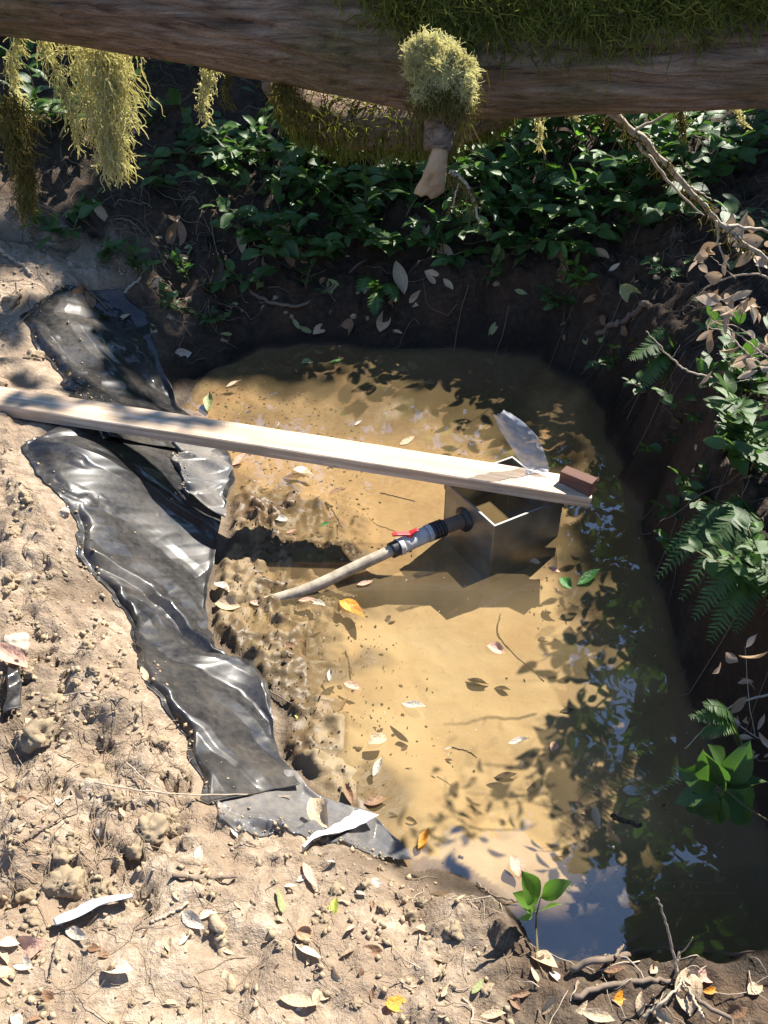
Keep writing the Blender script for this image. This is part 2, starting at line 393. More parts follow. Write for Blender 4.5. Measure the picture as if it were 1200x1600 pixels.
def h_base(x, y):
    x = np.asarray(x, float); y = np.asarray(y, float)
    d = sdist(x, y); a = lerp2(AT, gx, gy, x, y); hg, w, s = a[..., 0], a[..., 1], a[..., 2]
    t = np.clip(d / w, 0, 1.0)
    out = hg * (0.65 * t + 0.35 * smooth(t)) + np.minimum(s * np.maximum(d - w, 0), 2.6)
    left = smooth((0.45 - x) / 0.5)
    k = 0.42 - 0.25 * left
    ins = -np.minimum(-d * k, 0.085)
    z = np.where(d > 0, out, ins)
    und = 0.05 * fbm(x * 2.2, y * 2.2, 3, 8) * smooth(d / 0.3) + 0.02 * fbm(x * 9, y * 9, 3, 21) * smooth(d / 0.1)
    return z + und
xs = np.concatenate([[-60, -30, -16, -10], np.arange(-7, -1.9, 0.06), np.arange(-1.9, 1.5, 0.0085), np.arange(1.5, 7, 0.06), [7, 10, 16, 30, 60]])
ys = np.concatenate([[-60, -30, -14, -7, -4], np.arange(-2, 0.5, 0.08), np.arange(0.5, 2.7, 0.0085), np.arange(2.7, 3.9, 0.014), np.arange(3.9, 6.5, 0.03), np.arange(6.5, 10, 0.1), [10, 14, 22, 40, 80]])
X, Y = np.meshgrid(xs, ys, indexing='ij')
Z = h_base(X, Y); D = sdist(X, Y)
PX = pix(np.stack([X, Y, Z], -1)); U, V = PX[..., 0], PX[..., 1]
FILM_POLY = [(10, 470), (190, 440), (290, 560), (300, 650), (380, 740), (370, 880), (345, 1000), (460, 1090), (470, 1210), (640, 1345), (560, 1330), (440, 1290), (330, 1260), (240, 1120), (190, 960), (110, 860), (20, 720)]
film_zone = inside(FILM_POLY, U, V)
soft = np.where(film_zone, 0.15, 1.0)
leftbank = smooth((0.55 - X) / 0.3) * smooth((3.4 - Y) / 0.8) * smooth((D - 0.0) / 0.12)
frontbank = smooth((1.15 - Y) / 0.25) * smooth(D / 0.08)
lb = np.maximum(leftbank, frontbank * 0.8) * soft * (1 - 0.6 * smooth((1.0 - Y + .12 * fbm(X * 4, Y * 4, 2, 5)) / .12) * smooth((.1 - X) / .25))
back = smooth((Y - 3.2) / 0.5) * smooth(D / 0.15)
right = smooth((X - 0.7) / 0.2) * smooth(D / 0.1) * (1 - smooth((1.05 - Y) / .2))
Z0 = Z.copy()
Z = Z + lb * (0.026 * ridge(X * 6, Y * 6, 3, 31) + 0.014 * ridge(X * 17, Y * 17, 2, 33) + 0.012 * fbm(X * 26, Y * 26, 3, 37) + 0.0045 * fbm(X * 75, Y * 75, 2, 41))
Z = Z + back * (0.05 * fbm(X * 5, Y * 5, 4, 51) + 0.022 * ridge(X * 15, Y * 15, 3, 53) + .012 * fbm(X * 40, Y * 40, 2, 57)) + right * (0.05 * fbm(X * 7, Y * 7, 4, 61) + 0.035 * ridge(X * 13, Y * 13, 3, 65) + 0.02 * fbm(X * 30, Y * 30, 3, 63))
bed = (D < 0) 
shelf = smooth((-0.04 - X + .22 * fbm(X * 4, Y * 4, 3, 173)) / .18) * smooth((2.5 - Y + .2 * fbm(X * 5, Y * 5, 2, 175)) / .2) * smooth(-D / .04)
Z = Z + bed * shelf * (0.019 + .032 * np.maximum(0, ridge(X * 13, Y * 13, 3, 177)) + .012 * fbm(X * 45, Y * 45, 2, 179))
Z = Z + bed * smooth(-D / .06) * (0.006 * fbm(X * 10, Y * 10, 3, 71) + 0.034 * smooth((-0.06 - X + .2 * fbm(X * 4, Y * 4, 2, 73)) / 0.2) * smooth((2.75 - Y) / .3) * np.maximum(0, fbm(X * 20, Y * 20, 4, 75) + .1))
# clods stamped into the bank: rounded lumps with uneven outline
def stamp(cx, cy, r, h, seed, hole=False):
    i0, i1 = np.searchsorted(xs, [cx - 1.5 * r, cx + 1.5 * r]); j0, j1 = np.searchsorted(ys, [cy - 1.5 * r, cy + 1.5 * r])
    if i1 - i0 < 2 or j1 - j0 < 2: return
    x, y = X[i0:i1, j0:j1], Y[i0:i1, j0:j1]
    rr = np.hypot(x - cx, y - cy) / r
    rr = rr * (1 + 0.6 * vnoise((x - cx) / r * 1.2, (y - cy) / r * 1.2, seed) + 0.35 * vnoise((x - cx) / r * 2.9, (y - cy) / r * 2.9, seed + 3))
    p = np.clip(1.25 - rr, 0, 0.62) / 0.62 * (0.85 + 0.25 * vnoise((x - cx) / r * 3, (y - cy) / r * 3, seed + 8)) * (rr < 1.2) if not hole else -smooth((1.1 - rr) / 0.5)
    z = Z[i0:i1, j0:j1]; sf = soft[i0:i1, j0:j1]
    if hole: Z[i0:i1, j0:j1] = z + h * p * (sf > 0.5)
    else: Z[i0:i1, j0:j1] = np.maximum(z, z * 0.35 + 0.65 * (Z0[i0:i1, j0:j1] + 0.004) + h * p * (sf > 0.5) * (p > 0))  if r > 0.02 else z + h * p * (sf > 0.5)
for k in range(1900):
    cx, cy = rng.uniform(-1.8, 0.75), rng.uniform(0.55, 3.1)
    if sdist(np.array(cx), np.array(cy)) < 0.05: continue
    if cy < 1.02 and cx < .12 and rng.random() < .8: continue
    dens = 0.5 + 0.9 * float(vnoise(np.array(cx * 2.3), np.array(cy * 2.3), 81)) - (0.25 if cx > -.15 else 0)
    if rng.random() > dens: continue
    r = 0.008 + 0.030 * rng.random() ** 3
    stamp(cx, cy, r, r * rng.uniform(0.5, 1.0), k)
for (a, b, r, h) in [(262, 1185, .028, .05), (75, 1225, .035, .028), (80, 1330, .03, .022), (130, 1140, .03, .03), (250, 1290, .03, .03), (210, 1385, .03, .03), (60, 880, .04, .03), (90, 820, .03, .03), (200, 1320, .03, .035), (55, 1010, .03, .03), (20, 1380, .03, .03)]:
    p = at_z(a, b, 0.3); stamp(p[0], p[1], r, h, a, True)
nearfine = (X > -1.9) & (X < 1.5) & (Y > .5) & (Y < 3.9)
Z = Z + nearfine * lb * (0.0075 * ridge(X * 34, Y * 34, 3, 131) + 0.0045 * fbm(X * 95, Y * 95, 2, 135))
def H(x, y): return lerp2(Z, xs, ys, np.asarray(x, float), np.asarray(y, float))
def HS(x, y): return lerp2(Z0, xs, ys, np.asarray(x, float), np.asarray(y, float))
def ground(px, py, f=None):
    """point of the terrain seen at a photo pixel"""
    d = ray(px, py); t = np.arange(0.4, 12, 0.004); p = np.array([0, 0, CAM_H]) + d * t[:, None]
    z = (f or H)(p[:, 0], p[:, 1]); k = np.argmax(p[:, 2] <= z) if (p[:, 2] <= z).any() else len(t) - 1
    return p[k]
def normal_at(x, y, e=0.02):
    n = Vector((float(H(x - e, y) - H(x + e, y)), float(H(x, y - e) - H(x, y + e)), 2 * e)); return n.normalized()

me = grid_mesh('ground', np.stack([X, Y, Z], -1), M['soil'])
soilA = np.zeros((*X.shape, 4), np.float32); soilA[..., 3] = 1
nz = fbm(X * 4, Y * 4, 3, 91)
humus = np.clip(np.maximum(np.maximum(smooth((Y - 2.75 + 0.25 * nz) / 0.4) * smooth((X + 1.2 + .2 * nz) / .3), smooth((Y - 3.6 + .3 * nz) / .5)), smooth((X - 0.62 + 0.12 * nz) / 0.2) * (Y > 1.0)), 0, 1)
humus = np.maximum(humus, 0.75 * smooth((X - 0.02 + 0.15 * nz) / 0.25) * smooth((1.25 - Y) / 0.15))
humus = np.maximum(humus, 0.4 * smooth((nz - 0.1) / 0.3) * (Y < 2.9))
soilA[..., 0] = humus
soilA[..., 1] = smooth((0.015 - D + 0.03 * nz) / 0.05)
silt = 1.5 * smooth((0.06 - X + 0.3 * fbm(X * 5, Y * 5, 3, 93)) / 0.22) * smooth((2.7 - Y) / .3) * smooth(0.55 + 1.3 * fbm(X * 9, Y * 9, 3, 94)) + 0.95 * smooth((X - 0.42 + 0.2 * nz - .08 * (Y - 1.2)) / 0.25) + 0.8 * smooth((1.12 + .1 * nz - Y) / .12) * smooth((X - .2) / .12) + 1.0 * smooth((Y - 2.85 + .35 * nz) / .45)  # left term is silt; right, front and back terms paint shade on the bed
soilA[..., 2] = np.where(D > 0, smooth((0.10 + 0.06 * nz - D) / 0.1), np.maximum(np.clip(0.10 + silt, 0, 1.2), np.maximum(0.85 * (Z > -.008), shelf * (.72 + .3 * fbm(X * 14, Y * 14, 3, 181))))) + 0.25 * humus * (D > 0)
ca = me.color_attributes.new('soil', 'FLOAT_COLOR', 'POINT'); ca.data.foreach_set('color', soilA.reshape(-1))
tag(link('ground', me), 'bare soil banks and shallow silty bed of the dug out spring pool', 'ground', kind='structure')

# water sheet: the pool outline pushed outwards a little under the banks
cen = pool.mean(0); rim_ = []
for i in range(len(bs)):
    t_ = bs[(i + 1) % len(bs)] - bs[i - 1]; nrm = np.array([t_[1], -t_[0]]); nrm /= np.linalg.norm(nrm) + 1e-9
    rim_.append(bs[i])
wx = np.arange(pool[:, 0].min() - 0.25, pool[:, 0].max() + 0.25, 0.03); wy = np.arange(pool[:, 1].min() - 0.2, pool[:, 1].max() + 0.3, 0.03)
WX, WY = np.meshgrid(wx, wy, indexing='ij'); WD = sdist(WX, WY)
sk = np.minimum(np.minimum(WD[:-1, :-1], WD[1:, :-1]), np.minimum(WD[1:, 1:], WD[:-1, 1:])) > 0.15
wme = grid_mesh('pond_water', np.stack([WX, WY, 0 * WX], -1), M['water'], skip=sk)
tag(link('pond_water', wme), 'shallow clear brown water filling the pool', 'water', kind='structure')

LIT = []          # points that must see the sun through the canopy: (xyz, kind)
def lit(p, r=0.05): LIT.append((np.asarray(p, float), r))

# ------------------------------------------------------------------ leaves
def leaf_mesh(name, L, W, mat, curl=0.0, fold=0.25, shape=1.0, n=6, twist=0.0, pet=0.0):
    """blade along +Y, normal +Z; shape > 1 puts the widest part nearer the tip"""
    v, f = [], []
    for i in range(n + 1):
        t = i / n; w = W / 2 * (math.sin(math.pi * min(1, t ** shape)) ** 0.8) if 0 < i < n else 0.0006
        y = t * L; z = -curl * L * t * t + 0.0
        for s_ in (-1, -0.5, 0, 0.5, 1):
            a = twist * (t - 0.3)
            x_ = s_ * w; z_ = abs(s_) * w * fold + 0.06 * W * math.sin(7 * t + 2 * s_) * abs(s_)
            v.append((x_ * math.cos(a) - z_ * math.sin(a), y, z + x_ * math.sin(a) + z_ * math.cos(a)))
        if i:
            b = (i - 1) * 5
            for k in range(4): f.append((b + k, b + k + 1, b + k + 6, b + k + 5))
    return MB().add(v, f).mesh(name, mat)
SALAL = [leaf_mesh('leaf', 1.0, w, M['salal'], c, fo, sh) for w, c, fo, sh in ((.56, .12, .22, .82), (.62, .22, .15, .85), (.5, .05, .32, .8), (.58, .3, .25, .78))]
YOUNG = [leaf_mesh('leaf', 1.0, w, M['young'], c, fo, sh) for w, c, fo, sh in ((.40, .12, .25, .9), (.44, .2, .2, .95), (.38, .02, .3, .88))]
DEAD = [leaf_mesh('fallen_leaf', 1.0, w, M['dead'], c, fo, sh, 7, tw) for w, c, fo, sh, tw in ((.42, .15, .5, .9, .5), (.34, -.18, .35, .85, -.6), (.5, .3, .4, .8, .3), (.38, -.3, .7, 1.0, .9), (.55, .1, .55, .95, -1.1), (.3, .2, .9, .9, .2))]

def rod(root, pts, r0, r1, mat, name='stem', sides=6):
    pts = np.asarray(pts, float); rad = np.linspace(r0, r1, len(pts))
    o = MB().tube(pts, rad, sides).build(name, mat, root, org=pts[0], loc=pts[0] - np.array(root.location) if root else pts[0])
    return o

def shrub(name, base, label, cat, stems, per, leafL, length, lean, group=None, leaves=SALAL, spread=0.9, mat='stem', seed=0, litp=None, droop=0.35, bare=0.25):
    r = np.random.default_rng(seed); base = np.asarray(base, float)
    root = empty(name, base, label, cat, group); lean = np.asarray(lean, float)
    for s in range(stems):
        d = np.array([r.normal(0, spread), r.normal(0, spread), 1.0]) * 0.8 + lean; d /= np.linalg.norm(d)
        L = length * r.uniform(0.6, 1.15); n = 9
        p = [base + np.array([r.normal(0, .03), r.normal(0, .03), -0.01])]
        for i in range(n):
            d = d + np.array([r.normal(0, .09), r.normal(0, .09), -droop / n]); d /= np.linalg.norm(d); p.append(p[-1] + d * L / n)
        p = np.array(p); rod(root, p, 0.0035, 0.0012, M[mat])
        for k in range(per):
            t = bare + (1 - bare) * (k + r.uniform(-.2, .3)) / max(1, per - 1); t = min(max(t, 0.05), 1.0)
            q = p[int(t * (len(p) - 1))] + (0 if k == per - 1 else r.normal(0, .004, 3))
            ax = p[min(len(p) - 1, int(t * (len(p) - 1)) + 1)] - p[max(0, int(t * (len(p) - 1)) - 1)]; ax = ax / (np.linalg.norm(ax) + 1e-9)
            side = np.cross(ax, [0, 0, 1.0]); side /= np.linalg.norm(side) + 1e-9
            sg = 1 if k % 2 else -1
            ld = ax * 0.55 + side * sg * 0.95 + r.normal(0, .25, 3); 
            if k == per - 1: ld = ax + r.normal(0, .15, 3)
            nn = Vector((r.normal(0, .35), r.normal(0, .35) - 0.15, 1.0))
            m_ = frame_m(q - base, ld, nn, leafL * r.uniform(0.65, 1.15))
            link('leaf', leaves[r.integers(len(leaves))], root, mat=m_)
            if litp is not None:
                c_ = q + np.array(Vector(ld).normalized()) * leafL * .5; LEAFPTS.append((c_, litp, leafL))
    return root
LEAFPTS = []

# ------------------------------------------------------------------ plastic sheets lying over the left bank
def resample(p, n):
    p = np.asarray(p, float); s = np.concatenate([[0], np.cumsum(np.linalg.norm(np.diff(p, axis=0), axis=1))]); t = np.linspace(0, s[-1], n)
    return np.stack([np.interp(t, s, p[:, k]) for k in range(p.shape[1])], -1)
FILMV = []
def film(name, left, right, n, m, mat, label, cat, amp=0.03, fs=5.0, slant=1.5, seed=0, lift=0.026, crink=0.005, rag=0.02, thick=0.0012, group=None):
    A = resample([ground(a, b, HS)[:2] for a, b in left], n); B = resample([ground(a, b, HS)[:2] for a, b in right], n)
    u = np.linspace(0, 1, n)[:, None]; v = np.linspace(0, 1, m)[None, :]
    L = np.linalg.norm(np.diff((A + B) / 2, axis=0), axis=1).sum(); Wd = np.linalg.norm(A - B, axis=1).mean()
    uu, vv = u * L + 0 * v, v * Wd + 0 * u
    dirA = (A - B) / (np.linalg.norm(A - B, axis=1)[:, None] + 1e-9)
    A = A + dirA * (rag * fbm(np.linspace(0, L, n) * 14, 0 * A[:, 0], 3, seed))[:, None]; B = B - dirA * (rag * fbm(np.linspace(0, L, n) * 11, 5 + 0 * A[:, 0], 3, seed + 3))[:, None]
    XY = A[:, None, :] * (1 - v[..., None]) + B[:, None, :] * v[..., None]
    wx_ = 0.25 * fbm(uu * 3, vv * 3, 2, seed + 9)
    g = np.random.default_rng(seed + 70); wa = 0.05 * fbm(uu * 1.8, vv * 1.8, 1, seed + 45); fa = math.atan2(1.0, slant); f = 0 * uu; f2 = f; c_ = f
    wa = 0.02 * fbm(uu * 3, vv * 3, 2, seed + 45)
    def crease(fr_, th_, k_):
        q_ = uu * math.cos(th_) + vv * math.sin(th_) + wa; kn = np.concatenate([[-9], -4 + np.cumsum(g.uniform(.25, 1.75, 400)) * .5 / fr_]); hv = np.where(np.arange(401) % 2, 1, -1) * g.uniform(.15, 1, 401) ** 1.3; w_ = np.interp(q_, kn, hv); q2 = -uu * math.sin(th_) + vv * math.cos(th_)
        kn2 = np.concatenate([[-9], -4 + np.cumsum(g.uniform(.3, 1.7, 200)) * .35]); return w_ * np.interp(q2 + .25 * q_, kn2, g.uniform(.15, 1.0, 201))
    for k_, (fr_, a_) in enumerate(((fs, .95), (fs * 1.9, .34))): f = f + a_ * crease(fr_, fa + g.normal(0, .2), k_)
    for k_, (fr_, a_) in enumerate(((2.2, 2.6), (3.8, 1.4), (8, .55), (15, .25))): c_ = c_ + a_ * crease(fr_, g.uniform(0, math.pi), 10 + k_)
    edge = np.minimum(smooth(v / 0.06), smooth((1 - v) / 0.06)) * np.minimum(smooth(u / 0.02), smooth((1 - u) / 0.02)) * 0.75 + 0.25
    z = np.maximum(HS(XY[..., 0], XY[..., 1]), H(XY[..., 0], XY[..., 1]) - 0.004)
    # a sheet bridges the small hollows of the soil: smooth the ground under it
    def blur(a, ax, k):
        p_ = np.concatenate([np.repeat(np.take(a, [0], ax), k, ax), a, np.repeat(np.take(a, [-1], ax), k, ax)], ax); c0_ = np.cumsum(p_, ax); c0_ = np.concatenate([0 * np.take(c0_, [0], ax), c0_], ax); w2 = 2 * k + 1
        return (np.take(c0_, range(w2, c0_.shape[ax]), ax) - np.take(c0_, range(0, c0_.shape[ax] - w2), ax)) / w2
    k0, k1 = max(1, int(.05 / max(L, .1) * n)), max(1, int(.05 / max(Wd, .05) * m)); k0, k1 = min(k0, n // 4), min(k1, m // 4)
    for _ in range(2): z = blur(blur(z, 0, k0), 1, k1)
    lift = lift * (0.2 + 0.8 * smooth(v / 0.1)); edge = edge * (0.25 + 0.75 * smooth(v / 0.12)); z = z + lift + (amp * f) * edge + crink * c_
    z = np.maximum(z, H(XY[..., 0], XY[..., 1]) + .004); V_ = np.concatenate([XY, np.maximum(z, 0.004)[..., None]], -1)
    c0 = V_[n // 2, m // 2].copy(); me = grid_mesh(name, V_ - c0, mat)
    o = link(name, me, loc=c0); sm = o.modifiers.new('thickness', 'SOLIDIFY'); sm.thickness = thick; sm.offset = 0; FILMV.append(V_)
    return tag(o, label, cat, group)
film('plastic_sheet', [(95, 452), (60, 475), (35, 497), (60, 545), (95, 590), (120, 640), (150, 690)], [(185, 462), (235, 505), (245, 560), (262, 605), (282, 648), (330, 690), (350, 720)], 190, 150, M['film'],
     'black plastic sheet with long folds on the bank behind the plank', 'plastic sheet', amp=0.045, fs=4.2, slant=-.55, seed=3, group='black plastic sheeting on the left bank')
film('plastic_sheet', [(150, 650), (38, 700), (60, 745), (110, 790), (128, 870), (165, 925), (205, 985), (228, 1050), (250, 1105), (290, 1160), (318, 1225), (320, 1262)],
     [(290, 655), (362, 728), (366, 770), (352, 815), (345, 870), (328, 915), (322, 965), (338, 1025), (392, 1050), (425, 1100), (425, 1165), (440, 1205), (470, 1240)], 400, 150, M['dustyfilm'],
     'large crumpled black plastic sheet running down the sunlit bank in front of the plank', 'plastic sheet', amp=0.046, fs=3.6, slant=-.7, seed=17, group='black plastic sheeting on the left bank')
film('plastic_sheet', [(262, 690), (275, 740), (292, 785)], [(330, 700), (366, 745), (358, 830)], 60, 50, M['greyfilm'], 'dusty grey frayed plastic flap at the water edge below the plank', 'plastic sheet', amp=0.025, fs=8, seed=29, lift=0.05, crink=0.01, rag=0.05)
film('plastic_sheet', [(318, 1248), (345, 1290), (385, 1312), (440, 1300), (500, 1318), (560, 1332), (606, 1346)], [(440, 1205), (478, 1225), (500, 1248), (540, 1268), (582, 1276), (608, 1306), (640, 1350)], 140, 60, M['greyfilm'],
     'translucent grey end of plastic sheet folded over the front bank', 'plastic sheet', amp=0.035, fs=7, slant=2.0, seed=41, lift=0.016, rag=0.03)
film('plastic_sheet', [(470, 1330), (515, 1302), (556, 1284)], [(476, 1334), (540, 1316), (590, 1292)], 40, 16, M['whitefilm'], 'bright white folded corner of plastic on the dirt at the front of the pool', 'plastic sheet', amp=0.02, fs=9, seed=53, lift=0.045, crink=0.003, rag=0.01)
film('plastic_scrap', [(18, 1050), (14, 1130)], [(36, 1046), (40, 1120)], 24, 14, M['film'], 'small dark plastic scrap half buried in dirt at the left edge', 'plastic scrap', amp=0.01, fs=14, seed=61, rag=0.01)
film('plastic_scrap', [(88, 1448), (150, 1418), (210, 1408)], [(92, 1458), (158, 1432), (212, 1416)], 40, 10, M['whitefilm'], 'thin white strip of plastic lying on the dry dirt', 'plastic scrap', amp=0.012, fs=14, seed=67, rag=0.006)

# ------------------------------------------------------------------ steel spring box
ZR, ZB, WT = 0.155, -0.12, 0.004
cN, cL, cR = at_z(773, 821, ZR), at_z(696, 750, ZR), at_z(880, 779, ZR)
ax = (cR - cN); ay = (cL - cN); ax[2] = ay[2] = 0
SB = 0.5 * (np.linalg.norm(ax) + np.linalg.norm(ay)); ax /= np.linalg.norm(ax); ay = ay - ax * np.dot(ax, ay); ay /= np.linalg.norm(ay)
box = empty('metal_box', (cN[0], cN[1], ZB), 'open square sheet steel box standing in the pool under the plank end', 'metal box')
def boxpt(a, b, z): return ax * a + ay * b + np.array([0, 0, z - ZB])
def panel(a0, b0, a1, b1, z0, z1, name, mat, par=box, nseg=1):
    c = [boxpt(a0, b0, z0), boxpt(a1, b0, z0), boxpt(a1, b1, z0), boxpt(a0, b1, z0), boxpt(a0, b0, z1), boxpt(a1, b0, z1), boxpt(a1, b1, z1), boxpt(a0, b1, z1)]
    o = MB().add(c, [(3, 2, 1, 0), (4, 5, 6, 7), (0, 1, 5, 4), (1, 2, 6, 5), (2, 3, 7, 6), (3, 0, 4, 7)]).build(name, mat, par, smooth_=False)
    bv = o.modifiers.new('edge', 'BEVEL'); bv.width = 0.0008; bv.segments = 1; return o
HEM = ZR - 0.034
for z0, z1, e, nm in ((ZB, HEM - 0.0015, 0.0, 'side_panel'), (HEM, ZR - 0.003, 0.003, 'hem_band')):
    panel(-e, -e, SB + e, WT, z0, z1, nm, M['steel']); panel(-e, SB - WT, SB + e, SB + e, z0, z1, nm, M['steel'])
    panel(-e, WT + .001, WT, SB - WT - .001, z0, z1, nm, M['steel']); panel(SB - WT, WT + .001, SB + e, SB - WT - .001, z0, z1, nm, M['steel'])
e = .0035
panel(-e, -e, SB + e, WT, ZR - .002, ZR, 'rim', M['rimsteel']); panel(-e, SB - WT, SB + e, SB + e, ZR - .002, ZR, 'rim', M['rimsteel'])
panel(-e, WT + .0005, WT, SB - WT - .0005, ZR - .002, ZR, 'rim', M['rimsteel']); panel(SB - WT, WT + .0005, SB + e, SB - WT - .0005, ZR - .002, ZR, 'rim', M['rimsteel'])
panel(WT, WT, SB - WT, SB - WT, ZB, ZB + .004, 'bottom_panel', M['steel'])
panel(WT + .0005, WT + .0005, SB - WT - .0005, SB - WT - .0005, 0.03, 0.034, 'inner_water', M['water'])

# ------------------------------------------------------------------ pipe with ball valve
pA = np.array([cN[0], cN[1], 0]) + ay * (SB * 0.56); pA[2] = 0.075
pV1, pV0 = at_z(672, 832, .068), at_z(616, 858, .058)
pM = at_z(548, 890, .032); pE = at_z(482, 920, .006); pF = at_z(405, 944, -.02); pG = at_z(325, 962, -.05)
pipe = empty('outlet_pipe', pG, 'pale plastic outlet pipe with a red handled valve leaving the steel box', 'pipe'); po = np.array(pG)
def seg(pts, r, mat, name, sides=20, par=pipe, n=None, org=po):
    p = resample(np.array(pts) - org, n or max(2, len(pts) * 3)); o = MB().tube(p, r, sides).build(name, mat, par); return o
dirp = (pV1 - pV0) / np.linalg.norm(pV1 - pV0); up = np.array([0, 0, 1.0])
seg(bez([pG, pF, pE, (pE + pV0) * .5, pV0 + dirp * .01], 24), 0.0185, M['pvc'], 'pipe', n=30)
seg([pV0 - dirp * .012, pV0 + dirp * .02], 0.0255, M['rubber'], 'coupling')
seg([pV0 + dirp * .014, pV0 + dirp * .03], 0.0285, M['valve'], 'valve_collar')
vb = seg([pV0 + dirp * .03, pV1 - dirp * .012], 0.0265, M['valve'], 'valve_body')
seg([pV1 - dirp * .012, pV1 + dirp * .002], 0.029, M['valve'], 'valve_collar')
nr = 8; la = np.linalg.norm(pA - pV1)
cpl = seg([pV1, pV1 + (pA - pV1) * .38], 0.027, M['rubber'], 'coupling')
for k in range(4):
    q = pV1 + (pA - pV1) * (.06 + .085 * k); seg([q, q + dirp * .006], 0.0295, M['rubber'], 'coupling_rib', n=2, par=cpl)
seg([pV1 + (pA - pV1) * .38, pA + (pA - pV1) * .06], 0.0235, M['darktwig'], 'pipe')
# sealant ring round the hole
q = pA - ax * 0.0; ring = []
rr_ = np.linspace(0, 2 * math.pi, 25)
mbr = MB()
for r0, h0 in ((0.043, -0.004), (0.036, -0.012), (0.026, -0.016)):
    ring.append(np.stack([q + ay * (math.cos(t) * r0 * (1 + .12 * math.sin(3 * t))) + up * (math.sin(t) * r0 * (1 + .1 * math.cos(4 * t))) + ax * h0 for t in rr_], 0))
R3 = np.stack(ring, 0) - po; link('sealant_ring', grid_mesh('sealant_ring', R3, M['rubber']), pipe)
# red handle on the valve
hc = pV0 + dirp * .058 + up * .030
hnd = MB(); hnd.tube([hc - up * .008 - po, hc + up * .006 - po], [0.011, 0.0105], 12)
hd = dirp * .9 + np.cross(dirp, up) * .25; hd[2] = 0; hd /= np.linalg.norm(hd)
def lever(c, d, L, w0, w1, zc):
    s = np.cross(d, up); v = []
    for t, w, z in ((0, w0, zc), (.35 * L, w0 * .8, zc + .004), (L * .75, w1, zc + .009), (L, w1 * .85, zc + .008)):
        for sx, sz in ((-1, 0), (1, 0), (1, .007), (-1, .007)): v.append(c + d * t + s * sx * w + up * (z + sz) - po)
    f = [(0, 1, 2, 3)[::-1]]
    for i in range(3):
        for j in range(4): k = (j + 1) % 4; f.append((i * 4 + j, i * 4 + k, i * 4 + 4 + k, i * 4 + 4 + j))
    f.append((12, 13, 14, 15)); return v, f
hnd.add(*lever(hc, -hd, .058, .010, .009, 0)); hnd.add(*lever(hc, hd, .026, .010, .008, 0.001))
ho = hnd.build('valve_handle', M['red'], vb, smooth_=False); bv = ho.modifiers.new('edge', 'BEVEL'); bv.width = .002; bv.segments = 2

# ------------------------------------------------------------------ plank with a lumber offcut on its end
ZP = ZR + 0.0405
eF, sF = at_z(925, 779, ZP), at_z(-190, 605, ZP + 0.235)
pd = eF - sF; PL = np.linalg.norm(pd); pd /= PL
pside = np.cross(up, pd); pside /= np.linalg.norm(pside); pup = np.cross(pd, pside)
W_, T_ = 0.108, 0.040
nx = 60; vv_ = []
prof = [(-.0, 0.003), (0.003, 0), (W_ - .003, 0), (W_, 0.003), (W_, T_ - .003), (W_ - .003, T_), (.003, T_), (0, T_ - .003)]
for i in range(nx + 1):
    s = i / nx * PL
    for k, (a, b) in enumerate(prof):
        j = 0.0009 * vnoise(np.array(s * 9), np.array(k * 3.3), 5)
        vv_.append(np.array([s, a + float(j), b - T_ + float(j) * 1.0 + 0.004 * math.sin(s * 1.3)]))
fc = [(7, 6, 5, 4, 3, 2, 1, 0)]
for i in range(nx):
    for k in range(8): l = (k + 1) % 8; fc.append((i * 8 + k, i * 8 + l, i * 8 + 8 + l, i * 8 + 8 + k))
fc.append(tuple(nx * 8 + k for k in range(8)))
pl = MB().add(vv_, fc).build('plank', M['plank'], smooth_=False)
pl.matrix_world = Matrix.Translation(Vector(sF)) @ Matrix((Vector(pd), Vector(pside), Vector(pup))).transposed().to_4x4()
tag(pl, 'long pale timber plank spanning from the left bank to the steel box', 'plank')
for s in np.linspace(0, PL, 160):
    for a in (.01, .055, .1):
        p = sF + pd * s + pside * a; 
        if 330 < pix(p)[0] < 858: lit(p, .03)
# offcut: lower front-left corner, axis runs to the right-back
def block(name, o0, dx, dy, dz, mat, label, cat):
    o = MB().add([(x, y, z) for z in (0, dz) for y in (0, dy) for x in (0, dx)], [(0, 2, 3, 1), (4, 5, 7, 6), (0, 1, 5, 4), (2, 6, 7, 3), (0, 4, 6, 2), (1, 3, 7, 5)]).build(name, mat, smooth_=False)
    bv = o.modifiers.new('edge', 'BEVEL'); bv.width = .0018; bv.segments = 2; return tag(o, label, cat)
bl = block('wood_block', None, .105, .038, .045, M['block'], 'short reddish brown lumber offcut lying on the far end of the plank', 'wood block')
b0 = at_z(872, 757, ZP + 0.001); b1 = at_z(921, 777, ZP + .001); bx = b1 - b0; bx[2] = 0; bxl = np.linalg.norm(bx); bx /= bxl
by = np.cross(up, bx); bl.matrix_world = Matrix.Translation(Vector(b0)) @ Matrix((Vector(bx), Vector(by), Vector(up))).transposed().to_4x4() @ Matrix.Diagonal((bxl * 1.0 / .105, 1.1, 1.12, 1))
